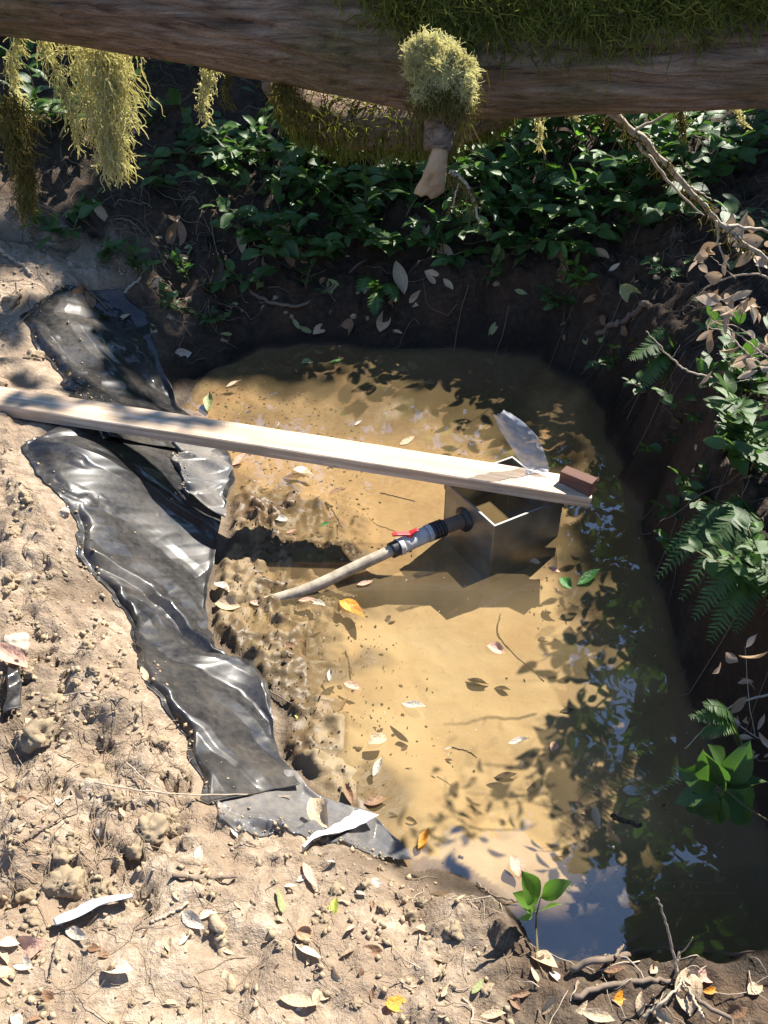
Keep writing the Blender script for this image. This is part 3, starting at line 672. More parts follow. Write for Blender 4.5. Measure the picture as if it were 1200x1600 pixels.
# clear plastic strip draped over the plank
def ribbon(name, ctr, wid, side, n, mat, label, cat, seed, bulge=.015):
    c = bez(ctr, n); w = np.interp(np.linspace(0, 1, len(c)), np.linspace(0, 1, len(wid)), wid); sd_ = bez(side, n); sd_ = sd_[:len(c)]
    v = np.linspace(-.5, .5, 15); t = np.gradient(c, axis=0); t /= np.linalg.norm(t, axis=1)[:, None]
    sd_ = sd_ / np.linalg.norm(sd_, axis=1)[:, None]; nn = np.cross(t, sd_)
    V_ = c[:, None] + sd_[:, None] * (w[:, None] * v[None])[..., None] + nn[:, None] * ((bulge * (v * v * 4 - .5))[None] * np.ones((len(c), 1)) + .006 * vnoise(np.arange(len(c))[:, None] * .22, v[None] * 6, seed) + .003 * ridge(np.arange(len(c))[:, None] * .6, v[None] * 13, 2, seed + 3))[..., None]
    o0 = c[0].copy(); o = link(name, grid_mesh(name, V_ - o0, mat), loc=o0); return tag(o, label, cat)
yb = float((sF + pd * PL * .9)[1])
q0 = sF + pd * (PL - .20) + pside * .03 + up * .004
k1, k2, k3 = at_y(838, 700, q0[1] + .075), at_y(818, 672, q0[1] + .085), at_y(782, 650, q0[1] + .09)
hang = at_z(850, 787, ZR - .01)
ux = (PL - np.linalg.norm(eF - at_z(848, 770, ZP))); q1 = sF + pd * (PL - .175)
bz = q0[1] + .085
ribbon('plastic_strip', [q1 + pside * (W_ - .035) + up * .003, q1 + pside * (W_ + .0) + up * .006, at_y(832, 718, bz - .01), at_y(818, 690, bz), at_y(800, 667, bz + .005), at_y(779, 645, bz + .01)],
       [.075, .085, .092, .10, .078, .035], [pd, pd, (1, 0, -.05), (.97, 0, .1), (.9, 0, .3), (.8, 0, .4)], 60, M['clear'], 'clear plastic strip draped over the plank end and standing up', 'plastic strip', 77)
lit(k2, .06); lit(k1, .05)

# ------------------------------------------------------------------ fallen log overhead with moss
def at_yl(px, py, y): return at_y(px, py, y * 0.78)
logpx = [(-1100, -190, 1.56), (-200, -100, 1.47), (0, -82, 1.45), (200, -56, 1.43), (400, -16, 1.42), (600, 26, 1.40), (740, 48, 1.385), (1000, 36, 1.37), (1200, 28, 1.36), (1420, 18, 1.35), (2300, -40, 1.33)]
LC = bez([at_yl(*p) for p in logpx], 420); LR = 0.084
lt = np.gradient(LC, axis=0); lt /= np.linalg.norm(lt, axis=1)[:, None]
la_ = np.cross(lt, up); la_ /= np.linalg.norm(la_, axis=1)[:, None]; lb_ = np.cross(la_, lt)   # la_: towards the camera, lb_: up
th = np.linspace(0, 2 * math.pi, 121)[:-1]
sarc = np.concatenate([[0], np.cumsum(np.linalg.norm(np.diff(LC, axis=0), axis=1))])
def logpt(i, a, r=0.0):
    rad = LR * (1 + .05 * vnoise(sarc[i] * 2.2, np.cos(a) * 1.5, 4) + .055 * ridge(sarc[i] * 3.0, np.sin(a) * 7 + np.cos(a) * 9, 3, 6) + .02 * vnoise(sarc[i] * 14, a * 9 / 6.283 * 3, 9)) + r
    return LC[i] + (la_[i] * np.cos(a)[..., None] + lb_[i] * np.sin(a)[..., None]) * rad[..., None]
II, TT = np.meshgrid(np.arange(len(LC)), np.concatenate([th, th[:1]]), indexing='ij')
lo = LC[len(LC) // 2].copy()
log = empty('fallen_log', lo, 'thick mossy fallen log spanning overhead across the pool', 'log')
link('trunk', grid_mesh('trunk', logpt(II, TT) - lo, M['bark']), log)
def strands(starts, lens, r, name, mat, parent=None, org=(0, 0, 0), seed=0, wander=0.5, grav=1.0, nseg=5, dirs=None, curl=0.0, rtip=0.5):
    """many thin three-sided hanging threads as one mesh"""
    g = np.random.default_rng(seed); S = np.asarray(starts, float); N = len(S); lens = np.broadcast_to(lens, (N,))
    P_ = np.zeros((N, nseg + 1, 3)); P_[:, 0] = S
    d = np.zeros((N, 3)); d[:, 2] = -grav; d = d + g.normal(0, wander, (N, 3)) if dirs is None else np.asarray(dirs, float) + g.normal(0, wander, (N, 3))
    for i in range(nseg):
        d = d + g.normal(0, wander * .7, (N, 3)); d[:, 2] -= 0.35 * grav
        d /= np.linalg.norm(d, axis=1)[:, None]; P_[:, i + 1] = P_[:, i] + d * (lens / nseg)[:, None]
    t = np.gradient(P_, axis=1); a = np.cross(t, np.array([.3, .8, .2])); a /= np.linalg.norm(a, axis=2)[..., None] + 1e-9
    b = np.cross(t, a); b /= np.linalg.norm(b, axis=2)[..., None] + 1e-9
    R_ = (r * np.linspace(1, rtip, nseg + 1))[None, :, None, None] * g.uniform(.6, 1.4, (N, 1, 1, 1))
    an = np.arange(3) * 2.0944
    Vv = P_[:, :, None] + R_ * (np.cos(an)[None, None, :, None] * a[:, :, None] + np.sin(an)[None, None, :, None] * b[:, :, None]) - np.asarray(org)
    base = (np.arange(N)[:, None, None] * (nseg + 1) + np.arange(nseg)[None, :, None]) * 3; j = np.arange(3)[None, None]; k = (j + 1) % 3
    Q = np.stack([base + j, base + k, base + 3 + k, base + 3 + j], -1).reshape(-1, 4)
    return link(name, fast_mesh(name, Vv.reshape(-1, 3), Q, mat, True), parent, org if parent is None else None)
# moss coat on the log: dense on top and right, thin below
n_ = 95000; ii = rng.integers(0, len(LC), n_); aa = rng.normal(0.75, 0.65, n_)
pxl = pix(logpt(ii, aa)); dens = 0.35 + 0.65 * smooth((pxl[:, 0] - 330) / 300) 
dens = dens * np.clip(0.75 + 1.0 * fbm(sarc[ii] * 9, aa * 3, 3, 101), 0.05, 1) * smooth((aa + .22 - .45 * (1 - smooth((pxl[:, 0] - 480) / 250))) / 0.6 + 0.45 * fbm(sarc[ii] * 6, aa * 1.5, 3, 104))
kp = rng.random(n_) < dens; ii, aa = ii[kp], aa[kp]
sp = logpt(ii, aa, -0.002); nrm = la_[ii] * np.cos(aa)[:, None] + lb_[ii] * np.sin(aa)[:, None]
h_ = len(sp) * 3 // 4
tag(strands(sp[:h_], rng.uniform(.012, .045, h_), .0008, 'moss', M['moss'], log, lo, 5, .8, .7, 4, dirs=nrm[:h_] * .9), kind='stuff')
tag(strands(sp[h_:], rng.uniform(.01, .03, len(sp) - h_), .0008, 'moss', M['brownMoss'], log, lo, 6, .9, .7, 4, dirs=nrm[h_:] * .9), kind='stuff')
for i in range(0, len(LC), 4):
    for a in (1.2, 1.6, 2.0):
        p = logpt(np.array([i]), np.array([a]))[0]
        if vnoise(np.array(i * .21), np.array(a * 2.0), 7) > -0.25: lit(p, .045)
# stub with its moss cushion and torn bark flap
st0 = at_yl(704, 120, 1.22); st1 = at_yl(692, 165, 1.15); st2 = at_yl(684, 235, 1.125)
MB().tube(bez([at_yl(700, 70, 1.38), st0, st1, st2], 18) - lo, np.linspace(.024, .014, 19), 14).build('branch_stub', M['bark'], log)
g2 = np.random.default_rng(5); N2 = 8000
dv = g2.normal(0, 1, (N2, 3)); dv /= np.linalg.norm(dv, axis=1)[:, None]; dv[:, 2] = np.where(dv[:, 2] < -.55, -dv[:, 2], dv[:, 2])
mc = at_yl(694, 132, 1.13); cr = np.array([.024, .021, .024]) * (1 + .38 * np.minimum(dv[:, 2:], .3)) * (1 + .85 * fbm(dv[:, 0] * 2.2, dv[:, 2] * 2.2 + dv[:, 1], 3, 12))[:, None]
mo = empty('moss_cushion', mc, 'sunlit round cushion of pale moss on the stub below the log', 'moss')
strands(mc + dv * cr, g2.uniform(.005, .015, N2), .0005, 'moss_tips', M['paleMoss'], mo, mc, 21, 1.3, .2, 5, dirs=dv)
lw = dv[:, 2] < -.05; dl = dv[lw][:1800]; strands(mc + dl * np.array([.019, .016, .026]), g2.uniform(.01, .03, len(dl)), .0006, 'moss_tips', M['brownMoss'], mo, mc, 23, .9, .5, 5, dirs=dl * .6)
core = MB(); uu_ = np.linspace(0, math.pi, 18); vv2 = np.linspace(0, 2 * math.pi, 28)
core = np.stack([np.sin(uu_)[:, None] * np.cos(vv2)[None] * .020, np.sin(uu_)[:, None] * np.sin(vv2)[None] * .018, np.cos(uu_)[:, None] * np.ones((1, 28)) * .020], -1)
core *= (1 + .15 * vnoise(core[..., 0] * 40, core[..., 2] * 40 + core[..., 1] * 25, 3))[..., None]
link('moss_core', grid_mesh('moss_core', core, M['paleMoss']), mo)
N3 = 420; tt = g2.random(N3); sw = st1 + (st2 - st1) * (tt[:, None] * 1.0 - .35) + g2.normal(0, 1, (N3, 3)) * np.array([.012, .008, .010]) * (1.2 - .7 * tt)[:, None]
strands(sw, g2.uniform(.012, .035, N3), .0007, 'hanging_moss', M['brownMoss'], mo, mc, 22, .3, 1.0, 5)
for q in (mc, mc + np.array([.03, 0, .03]), mc + np.array([-.03, 0, .03])): lit(q, .06)
fl = bez([at_yl(692, 222, 1.115), at_yl(684, 255, 1.11), at_yl(676, 285, 1.115), at_yl(668, 308, 1.122)], 18); fw = np.interp(np.linspace(0, 1, len(fl)), [0, .35, .7, .9, 1], [.015, .020, .027, .030, .026])
vq = np.linspace(-.5, .5, 9)
FV = fl[:, None] + np.array([1, .25, .05])[None, None] * (fw[:, None] * vq[None])[..., None] + np.array([0, .005, 0])[None, None] * ((vq * vq * 4)[None] * np.ones((len(fl), 1)))[..., None] + (0.0028 * vnoise(np.arange(len(fl))[:, None] * .5, vq[None] * 5, 3) * np.linspace(0, 1, len(fl))[:, None])[..., None] * np.array([0, 1, 1.2])
fo = link('bark_flap', grid_mesh('bark_flap', FV - lo, M['cutwood']), log); s_ = fo.modifiers.new('t', 'SOLIDIFY'); s_.thickness = .0035
lit(fl[10], .03)

def moss_tuft(px0, py0, px1, py1, w0, w1, y, n, label, mat, r=.0009, litr=0.0, seed=0, curlw=.28):
    a, b = at_yl(px0, py0, y), at_yl(px1, py1, y + .01); g = np.random.default_rng(seed); sc = np.linalg.norm(a) * 0 + (np.linalg.norm(a - np.array([0, 0, CAM_H])) / FPX)
    L = np.linalg.norm(b - a); o = empty('moss_tuft', a, label, 'moss', 'moss hanging from the log')
    t = g.random(n) ** 1.15 * .86; w = (w0 + (w1 - w0) * t) * sc * .5 * (1 + .35 * vnoise(t * 9, 0 * t, seed))
    wave = np.stack([.010 * vnoise(t * 4 + 5, 0 * t, seed + 2), .006 * vnoise(t * 4, 0 * t + 9, seed + 3), 0 * t], -1)
    p = a + (b - a) * t[:, None] + wave + np.stack([g.normal(0, .5, n) * w, g.normal(0, .35, n) * w, g.normal(0, .003, n)], -1)
    strands(p, np.minimum(L * .2, .034) * g.uniform(.35, 1.1, n), r * .8, 'moss_strands', mat, o, a, seed + 1, curlw * 2.1, .75, 7)
    tt_ = np.linspace(0, 1, 14)[:, None]; cl = a + (b - a) * tt_ + np.stack([.010 * vnoise(tt_[:, 0] * 4 + 5, 0 * tt_[:, 0], seed + 2), .006 * vnoise(tt_[:, 0] * 4, 0 * tt_[:, 0] + 9, seed + 3), 0 * tt_[:, 0]], -1)
    MB().tube(cl - a, np.linspace(.0022, .0008, 14), 6).build('stem', mat, o)
    if litr: [lit(q, litr) for q in cl[::2]]
    return o
PM, BMs = M['paleMoss'], M['brownMoss']
moss_tuft(150, 62, 186, 290, 95, 26, 1.500, 1500, 'thick sunlit beard of pale moss, largest one hanging from the log', PM, litr=.05, seed=1)
moss_tuft(120, 55, 150, 190, 60, 10, 1.530, 420, 'short loose moss strands beside the large moss beard', PM, litr=.04, seed=2)
moss_tuft(72, 50, 122, 250, 14, 8, 1.510, 220, 'thin slanting moss string between the large beard and the left edge', PM, litr=.03, seed=3)
moss_tuft(22, 50, 33, 205, 18, 8, 1.500, 230, 'thin bright moss string near the left edge above the dark tuft', PM, litr=.03, seed=4)
moss_tuft(12, 150, 40, 352, 62, 12, 1.44, 900, 'dark shaded moss beard at the left edge of the photo', BMs, seed=5)
moss_tuft(330, 105, 310, 200, 24, 8, 1.470, 200, 'small curly lit moss tuft left of the bark centre', PM, litr=.03, seed=6, curlw=.5)
moss_tuft(312, 108, 330, 165, 10, 22, 1.475, 110, 'little curled moss wisp beside the small curly tuft', PM, litr=.03, seed=7, curlw=.6)
moss_tuft(186, 82, 196, 112, 6, 6, 1.500, 40, 'tiny moss wisp right of the large beard', PM, litr=.02, seed=8)
moss_tuft(356, 115, 352, 172, 10, 12, 1.42, 110, 'dull thin moss wisp right of the small curly tuft', BMs, seed=9)
moss_tuft(452, 110, 470, 205, 60, 34, 1.40, 520, 'brown tangled moss clump below the middle of the log', BMs, seed=10, curlw=.45)
moss_tuft(848, 165, 850, 240, 12, 8, 1.500, 120, 'thin pale moss string right of the moss cushion', PM, litr=.02, seed=11)
moss_tuft(902, 162, 898, 190, 24, 10, 1.500, 110, 'short moss fringe at the base of the dead branch', PM, litr=.02, seed=12)
moss_tuft(1064, 165, 1068, 222, 22, 8, 1.42, 160, 'brownish moss tuft hanging from the thin side twig', BMs, litr=.02, seed=13)
moss_tuft(1158, 166, 1172, 200, 12, 14, 1.480, 80, 'curled lit moss wisp near the right end of the log', PM, litr=.02, seed=14, curlw=.7)
moss_tuft(958, 20, 962, 48, 24, 8, 1.255, 60, 'pale curled moss wisp on the face of the log', PM, litr=.02, seed=15, curlw=.7)
moss_tuft(708, 268, 710, 332, 10, 5, 1.205, 120, 'thin brown moss wisp beside the torn bark flap', BMs, seed=16)

# mossy lower branch behind the log
br = empty('mossy_branch', at_yl(560, 190, 1.72), 'mossy lower branch tucked behind the log left of the moss cushion', 'branch'); bo = np.array(br.location)
bc = bez([at_yl(430, 128, 1.6), at_yl(470, 165, 1.68), at_yl(530, 192, 1.72), at_yl(620, 196, 1.74), at_yl(700, 192, 1.76), at_yl(800, 150, 1.78)], 40)
MB().tube(bc - bo, np.interp(np.linspace(0, 1, len(bc)), [0, .3, 1], [.02, .034, .034]), 14).build('limb', M['bark'], br)
k_ = rng.integers(0, len(bc), 2600); an = rng.uniform(0, 6.283, 2600); dd = np.stack([0 * an, np.cos(an), np.sin(an)], -1)
tag(strands(bc[k_] + dd * .034, rng.uniform(.01, .03, 2600), .0010, 'moss', M['moss'], br, bo, 31, .4, .7, 4, dirs=dd), kind='stuff')

# dead branch on the right and the twig beside the bark flap
def branch(name, main, r0, r1, subs, mat, label, cat, moss=0, seed=0, group=None, lt_=0.0, subname='twig'):
    main = bez(main, 30); main = wob(main, r0 * .35, seed); o = empty(name, main[0], label, cat, group); org = main[0].copy()
    MB().tube(main - org, np.linspace(r0, r1, len(main)), 8).build('stem', mat, o)
    for q, ra in subs:
        q = wob(bez(q, 14), ra * .5, seed + 1); MB().tube(q - org, np.linspace(ra, ra * .4, len(q)), 6).build(subname, mat, o)
        if lt_: [lit(x, lt_) for x in q[::2]]
    if lt_: [lit(x, lt_) for x in main[::2]]
    if moss:
        g = np.random.default_rng(seed + 5); k = g.integers(0, len(main) - 1, moss); f = g.random(moss)[:, None]
        tag(strands(main[k] * (1 - f) + main[k + 1] * f + g.normal(0, r0 * .8, (moss, 3)), g.uniform(.008, .03, moss), .0009, 'moss', M['brownMoss'], o, org, seed, .5, .8, 4), kind='stuff')
    return o
Yb = lambda a, b, y: at_yl(a, b, y)
branch('dead_branch', [Yb(936, 160, 1.42), Yb(990, 205, 1.5), Yb(1050, 268, 1.58), Yb(1110, 330, 1.64), Yb(1160, 378, 1.68), Yb(1240, 440, 1.72)], .0048, .0032,
       [([Yb(988, 205, 1.5), Yb(1030, 185, 1.5), Yb(1085, 168, 1.48), Yb(1160, 166, 1.46)],   .0024), ([Yb(996, 222, 1.51), Yb(1035, 270, 1.54), Yb(1070, 312, 1.56), Yb(1100, 336, 1.57)], .0024),
        ([Yb(1130, 350, 1.66), Yb(1200, 362, 1.7), Yb(1250, 380, 1.72)], .003), ([Yb(1075, 290, 1.6), Yb(1112, 312, 1.62)], .002), ([Yb(1120, 345, 1.64), Yb(1125, 390, 1.66), Yb(1140, 420, 1.67)], .002)],
       M['twig'], 'bare pale dead branch slanting down to the right from the log', 'branch', moss=260, seed=71, lt_=.035)
branch('dead_twig', [Yb(702, 268, 1.2), Yb(720, 278, 1.2), Yb(735, 300, 1.2), Yb(749, 347, 1.2)], .0022, .0012, [([Yb(722, 280, 1.2), Yb(712, 300, 1.2), Yb(708, 326, 1.2)], .0014)], M['twig'], 'short thin twig hanging beside the torn bark flap', 'twig', moss=60, seed=75, lt_=.02)

# ------------------------------------------------------------------ salal thicket on the back bank
def back_pt(px, py): return ground(px, py)
G1 = 'salal shrubs growing on the far bank'
SH = [  # px, py of the root, stems, leaves per stem, leaf length, stem length, label, sun share
    (395, 300, 5, 9, .085, .36, 'dark green salal shrub with a few shiny leaves below the small curly moss tuft', .10),
    (440, 345, 5, 9, .085, .34, 'dark salal shrub catching white glints below the brown tangled moss clump', .5),
    (500, 300, 5, 9, .085, .36, 'dim salal shrub directly below the mossy lower branch', .07),
    (560, 345, 6, 10, .085, .36, 'broad dark salal shrub on the far bank left of the torn bark flap', .10),
    (520, 395, 4, 8, .08, .26, 'low dark salal shrub at the foot of the far bank thicket', .06),
    (640, 330, 5, 9, .085, .36, 'dark salal shrub just left of the hanging bark flap tip', .05),
    (600, 275, 5, 9, .085, .34, 'shaded salal shrub behind the mossy lower branch', .10),
    (745, 255, 5, 9, .09, .34, 'salal shrub with bright leaves right beside the moss cushion', .85),
    (815, 300, 6, 10, .095, .42, 'brightly flecked salal shrub with pale yellow green tips right of the bark flap', .85),
    (880, 260, 5, 9, .09, .36, 'dense salal shrub below the thin pale moss string', .28),
    (950, 300, 6, 10, .095, .44, 'sunlit salal shrub with yellow green top behind the dead branch start', .85),
    (1010, 280, 5, 9, .095, .38, 'large leaved salal shrub behind the forked dead branch', .3),
    (1080, 290, 5, 9, .095, .38, 'dim salal shrub above the dead leafy twigs on the right', .14),
    (720, 350, 5, 9, .085, .34, 'dark salal shrub below the thin twig beside the bark flap', .06),
    (800, 385, 5, 9, .085, .32, 'mid green salal shrub low on the far bank right of centre', .12),
    (870, 380, 5, 9, .085, .34, 'dark salal shrub low on the far bank under the dead branch fork', .08),
    (960, 375, 4, 8, .08, .28, 'low salal shrub on the bare slope under the dead branch', .1),
    (1150, 250, 5, 9, .09, .36, 'dark salal shrub at the far right under the log end', .12),
    (350, 250, 6, 10, .09, .38, 'slim dark salal shrub below the dull thin moss wisp', 0.12),
    (420, 270, 6, 10, .09, .38, 'dark salal shrub behind the dull thin moss wisp', 0.12),
    (470, 395, 6, 10, .09, .38, 'low dim salal shrub above the curved root', 0.12),
    (560, 300, 6, 10, .09, .38, 'dark salal shrub one row behind the broad dark one', 0.12),
    (610, 385, 6, 10, .09, .38, 'low dim salal shrub right of the foot of the thicket', 0.12),
    (660, 285, 6, 10, .09, .38, 'shaded salal shrub behind the torn bark flap', 0.12),
    (700, 300, 6, 10, .09, .38, 'salal shrub right beside the hanging thin twig', 0.12),
    (770, 335, 6, 10, .09, .38, 'dark glossy salal shrub in front of the yellow green tips', 0.12),
    (840, 345, 6, 10, .09, .38, 'dense dark salal shrub below the brightly flecked one', 0.12),
    (915, 330, 6, 10, .09, .38, 'bushy salal shrub left of the dead branch middle', 0.12),
    (990, 340, 6, 10, .09, .38, 'salal shrub behind the lower fork of the dead branch', 0.12),
    (1040, 230, 6, 10, .09, .38, 'bright salal shrub seen through the fork of the dead branch', 0.50),
    (860, 215, 6, 10, .09, .38, 'sunlit salal shrub directly under the log right of the moss cushion', 0.50),
    (780, 215, 6, 10, .09, .38, 'sunlit salal shrub under the log beside the moss cushion', 0.50),
    (930, 220, 6, 10, .09, .38, 'sunlit salal shrub under the log at the dead branch start', 0.50),
    (1110, 210, 6, 10, .09, .38, 'dark salal shrub under the log behind the thin side twig', 0.12),
    (530, 255, 6, 10, .09, .38, 'dark salal shrub under the mossy lower branch', 0.12),
    (460, 250, 6, 10, .09, .38, 'salal shrub behind the brown tangled moss clump', 0.12),
    (240, 285, 3, 7, .08, .26, 'small sparse salal sprig right of the large moss beard', .10),
    (110, 360, 4, 7, .09, .20, 'low leafy sprig with one bright leaf at the foot of the left slope', .12),
    (60, 200, 5, 9, .08, .34, 'sun flecked salal shrub behind the thin moss strings at the far left', .55),
    (130, 190, 5, 9, .08, .34, 'sun flecked salal shrub behind the large moss beard', .55),
    (200, 200, 4, 8, .08, .30, 'dim salal shrub right behind the tiny moss wisp', .15),
    (310, 230, 4, 8, .085, .30, 'sparse dark salal shrub between the moss beard and the small curly tuft', .05),
    (690, 400, 4, 7, .08, .2, 'low dark salal sprig above the black mud wall', .04),
    (380, 440, 3, 6, .085, .16, 'low broad leaved rosette beside the curved root on the far bank', .05),
    (905, 440, 2, 7, .06, .12, 'tiny bright green sprig on the bare slope above the right bank', .5),
    (1200, 380, 4, 8, .085, .3, 'shaded salal shrub behind the dead leafy twigs', .15),
]
for i, (a, b, st, pr, ll, L, lab, lp) in enumerate(SH):
    shrub('salal_shrub', back_pt(a, b), lab, 'shrub', st + (2 if lp > .4 else 1), pr + (2 if lp > .4 else 0), ll, L * (1.1 if lp > .4 else 1), (0, -.35, .25), G1, seed=100 + i, litp=lp, leaves=YOUNG if 'tiny bright' in lab else (SALAL + YOUNG[:2] + YOUNG[:1] + SALAL[:3] if lp > .6 else SALAL))  # shrubs with most sun get paler young leaves, brightness put into the colour
g = np.random.default_rng(321)
for i, (a, b, lab) in enumerate([(960, 560, 'small dim plant on the right bank below the broken root end'), (1030, 690, 'dim leafy plant in the middle of the dark right bank'), (1075, 640, 'dim leafy plant left of the glossy right bank shrub'), (1090, 760, 'small dim plant below the glossy right bank shrub'), (1010, 610, 'dim plant right of the thin white bare twig base'), (1060, 830, 'low dim plant above the drooping fern'), (880, 470, 'small dim plant at the top of the right mud wall'), (760, 440, 'small dim plant above the far right water corner'), (480, 450, 'small dim plant right of the low rosette'), (300, 430, 'small dim plant left of the curved root'), (260, 480, 'small dim plant beside the upper plastic'), (210, 420, 'small dim plant behind the plastic top'), (150, 400, 'small dim plant on the slope under the large moss beard'), (330, 500, 'small dim plant on the mud above the far left water'), (1120, 500, 'dim plant under the dry leaves on the right'), (1050, 420, 'dim plant left of the dry leaf tangle')]):
    shrub('bank_plant', back_pt(a, b), lab, 'plant', 4, 6, g.uniform(.035, .06), g.uniform(.08, .16), (-.2 if a > 800 else .1, -.3, .3), 'small plants on the shaded banks', seed=600 + i, litp=.06, spread=.9)
# dark understorey mass high on the slope behind the log, one mass of foliage
g = np.random.default_rng(77); n_ = 5200
qx, qy = g.uniform(-4.5, 4.5, n_), g.uniform(4.6, 8.5, n_); qz = H(qx, qy) + g.uniform(0.0, .5, n_) * (0.5 + .5 * vnoise(qx * 1.5, qy * 1.5, 3))
def leaf_cloud(name, C, size, mat, parent=None, org=(0, 0, 0), seed=0, up_=0.6):
    g = np.random.default_rng(seed); N = len(C); n = g.normal(0, 1, (N, 3)); n[:, 2] = np.abs(n[:, 2]) + up_; n /= np.linalg.norm(n, axis=1)[:, None]
    d = np.cross(n, g.normal(0, 1, (N, 3))); d /= np.linalg.norm(d, axis=1)[:, None]; s = np.cross(n, d)
    L = np.broadcast_to(size, (N,)) * g.uniform(.7, 1.3, N); L = L[:, None]
    V_ = np.stack([C - d * L * .5, C - d * L * .12 + s * L * .26 + n * L * .06, C + d * L * .2 + s * L * .22 + n * L * .05, C + d * L * .5 - n * L * .06, C + d * L * .2 - s * L * .22 + n * L * .05, C - d * L * .12 - s * L * .26 + n * L * .06], 1) - np.asarray(org)
    b = np.arange(N)[:, None] * 6
    Q = np.concatenate([b + np.array([[0, 1, 2, 3]]), b + np.array([[0, 3, 4, 5]])], 0)
    return link(name, fast_mesh(name, V_.reshape(-1, 3), Q, mat), parent, org if parent is None else None)
tag(leaf_cloud('undergrowth', np.stack([qx, qy, qz], -1), .09, M['salal'], seed=3), 'dark leafy undergrowth covering the slope behind the log', 'undergrowth', kind='stuff')

# ------------------------------------------------------------------ right bank plants
G2 = 'leafy plants on the right bank'
def lip(y, dx=.02, zmin=.36):
    x_ = np.arange(.35, 2, .01); k = int(np.argmax(H(x_, y + 0 * x_) > zmin)); x = x_[k] + dx; return np.array([x, y, float(H(x, y))])
rb = lambda a, b, y: at_y(a, b, y)
shrub('salal_shrub', lip(2.0, .06), 'green salal shrub with glossy sunlit leaves jutting from the right bank', 'shrub', 10, 10, .075, .30, (-.75, -.15, .6), G2, seed=301, litp=.6, spread=.6, droop=.1)
shrub('salal_shrub', lip(2.32, .10), 'upper salal shrub at the right edge below the dead leafy twigs', 'shrub', 8, 9, .07, .26, (-.7, -.1, .6), G2, seed=302, litp=.6, spread=.5, droop=.1)
shrub('salal_shrub', lip(1.30), 'ragged pale leaved shrub at the right edge below the ferns', 'shrub', 12, 9, .055, .2, (-.8, -.2, .6), G2, seed=303, litp=.85, spread=.7, droop=.1)
shrub('salal_shrub', lip(1.52), 'small sunlit shrub between the ferns and the ragged shrub on the right', 'shrub', 9, 9, .05, .18, (-.8, -.2, .6), G2, seed=304, litp=.85, spread=.6, droop=.1)
# broad leaved sprig low on the right: leaves placed one by one
def sprig(name, stem, leaves, L, label, cat, mat, seed, litp=1.0):
    g = np.random.default_rng(seed); s = bez(stem, 14); o = empty(name, s[0], label, cat); rod(o, s, .0026, .0016, M['stem'])
    for (a, b, c, d, k) in leaves:        # leaf from pixel (a,b) to tip (c,d) at depth offset k
        y0 = s[-1][1] + k; p0, p1 = at_y(a, b, y0), at_y(c, d, y0 - .01)
        dd = p1 - p0; ln = np.linalg.norm(dd)
        link('leaf', mat[g.integers(len(mat))], o, mat=frame_m(p0 - s[0], dd, Vector((g.normal(0, .5), -.35 + g.normal(0, .35), 1)), ln * 1.02))
        if litp > g.random(): lit((p0 + p1) / 2, .03)
        if k > .001: rod(o, np.array([s[-1], (s[-1] + p0) / 2 + np.array([0, 0, .004]), p0]), .0014, .001, M['stem'])
    return o
sprig('leafy_sprig', [rb(1270, 1320, 1.02), rb(1180, 1270, 1.04), rb(1126, 1228, 1.06)],
      [(1124, 1225, 1100, 1178, 0), (1126, 1226, 1142, 1172, .005), (1126, 1228, 1196, 1215, .004), (1122, 1228, 1068, 1204, .004), (1120, 1232, 1056, 1252, 0), (1122, 1238, 1100, 1298, -.006), (1128, 1238, 1150, 1298, -.004), (1132, 1236, 1192, 1282, .003), (1130, 1225, 1170, 1180, .008), (1112, 1232, 1078, 1288, -.004)],
      .08, 'glossy green sprig of broad leaves low on the right above the dark water', 'plant', SALAL, 5)
sprig('leafy_sprig', [ground(840, 1492), rb(838, 1452, .86), rb(838, 1430, .855)],
      [(836, 1412, 831, 1374, 0), (845, 1402, 882, 1379, .003), (842, 1424, 875, 1412, -.002), (835, 1424, 812, 1396, .002), (833, 1430, 813, 1436, -.003)],
      .05, 'small bright green seedling with five leaves at the front edge of the pool', 'plant', YOUNG, 6)
# ferns
def fern(base, tips, label, seed, litp=.5, wid=.038):
    g = np.random.default_rng(seed); o = empty('fern', base, label, 'fern', 'ferns overhanging the right bank')
    for tp in tips:
        base = np.asarray(base); tp = np.asarray(tp); mid = (base + tp) / 2 + np.array([0, 0, .05 + .03 * g.random()]); s = bez([base, mid, tp], 30); mb = MB()
        mb.tube(s - base, np.linspace(.0018, .0007, len(s)), 5); n = len(s)
        tn = np.gradient(s, axis=0); tn /= np.linalg.norm(tn, axis=1)[:, None]
        for i in range(3, n):
            w = wid * math.sin(math.pi * (0.12 + .86 * i / n)) ** .7
            sd_ = np.cross(tn[i], [0, 0, 1.0]); sd_ /= np.linalg.norm(sd_) + 1e-9
            for sg in (-1, 1):
                d = sd_ * sg + tn[i] * .35 + np.array([0, 0, -.25 + g.normal(0, .12)]); d /= np.linalg.norm(d); b_ = tn[i] * w * .13
                p = s[i] - base
                mb.add([p - b_, p + d * w * .5 - b_ * .9, p + d * w, p + d * w * .5 + b_ * .9, p + b_], [(0, 1, 3, 4), (1, 2, 3)])
        mb.build('frond', M['fern'], o, smooth_=False)
        for x in s[6::6]:
            if g.random() < litp: lit(x, .03)
    return o
fern(lip(1.78), [rb(1028, 900, 1.62), rb(1040, 862, 1.68), rb(1065, 935, 1.55), rb(1105, 838, 1.76), rb(1130, 950, 1.5), rb(1085, 905, 1.55), rb(1060, 880, 1.66), rb(1120, 900, 1.58)], 'green fern with drooping fronds hanging over the right bank', 1, .45)
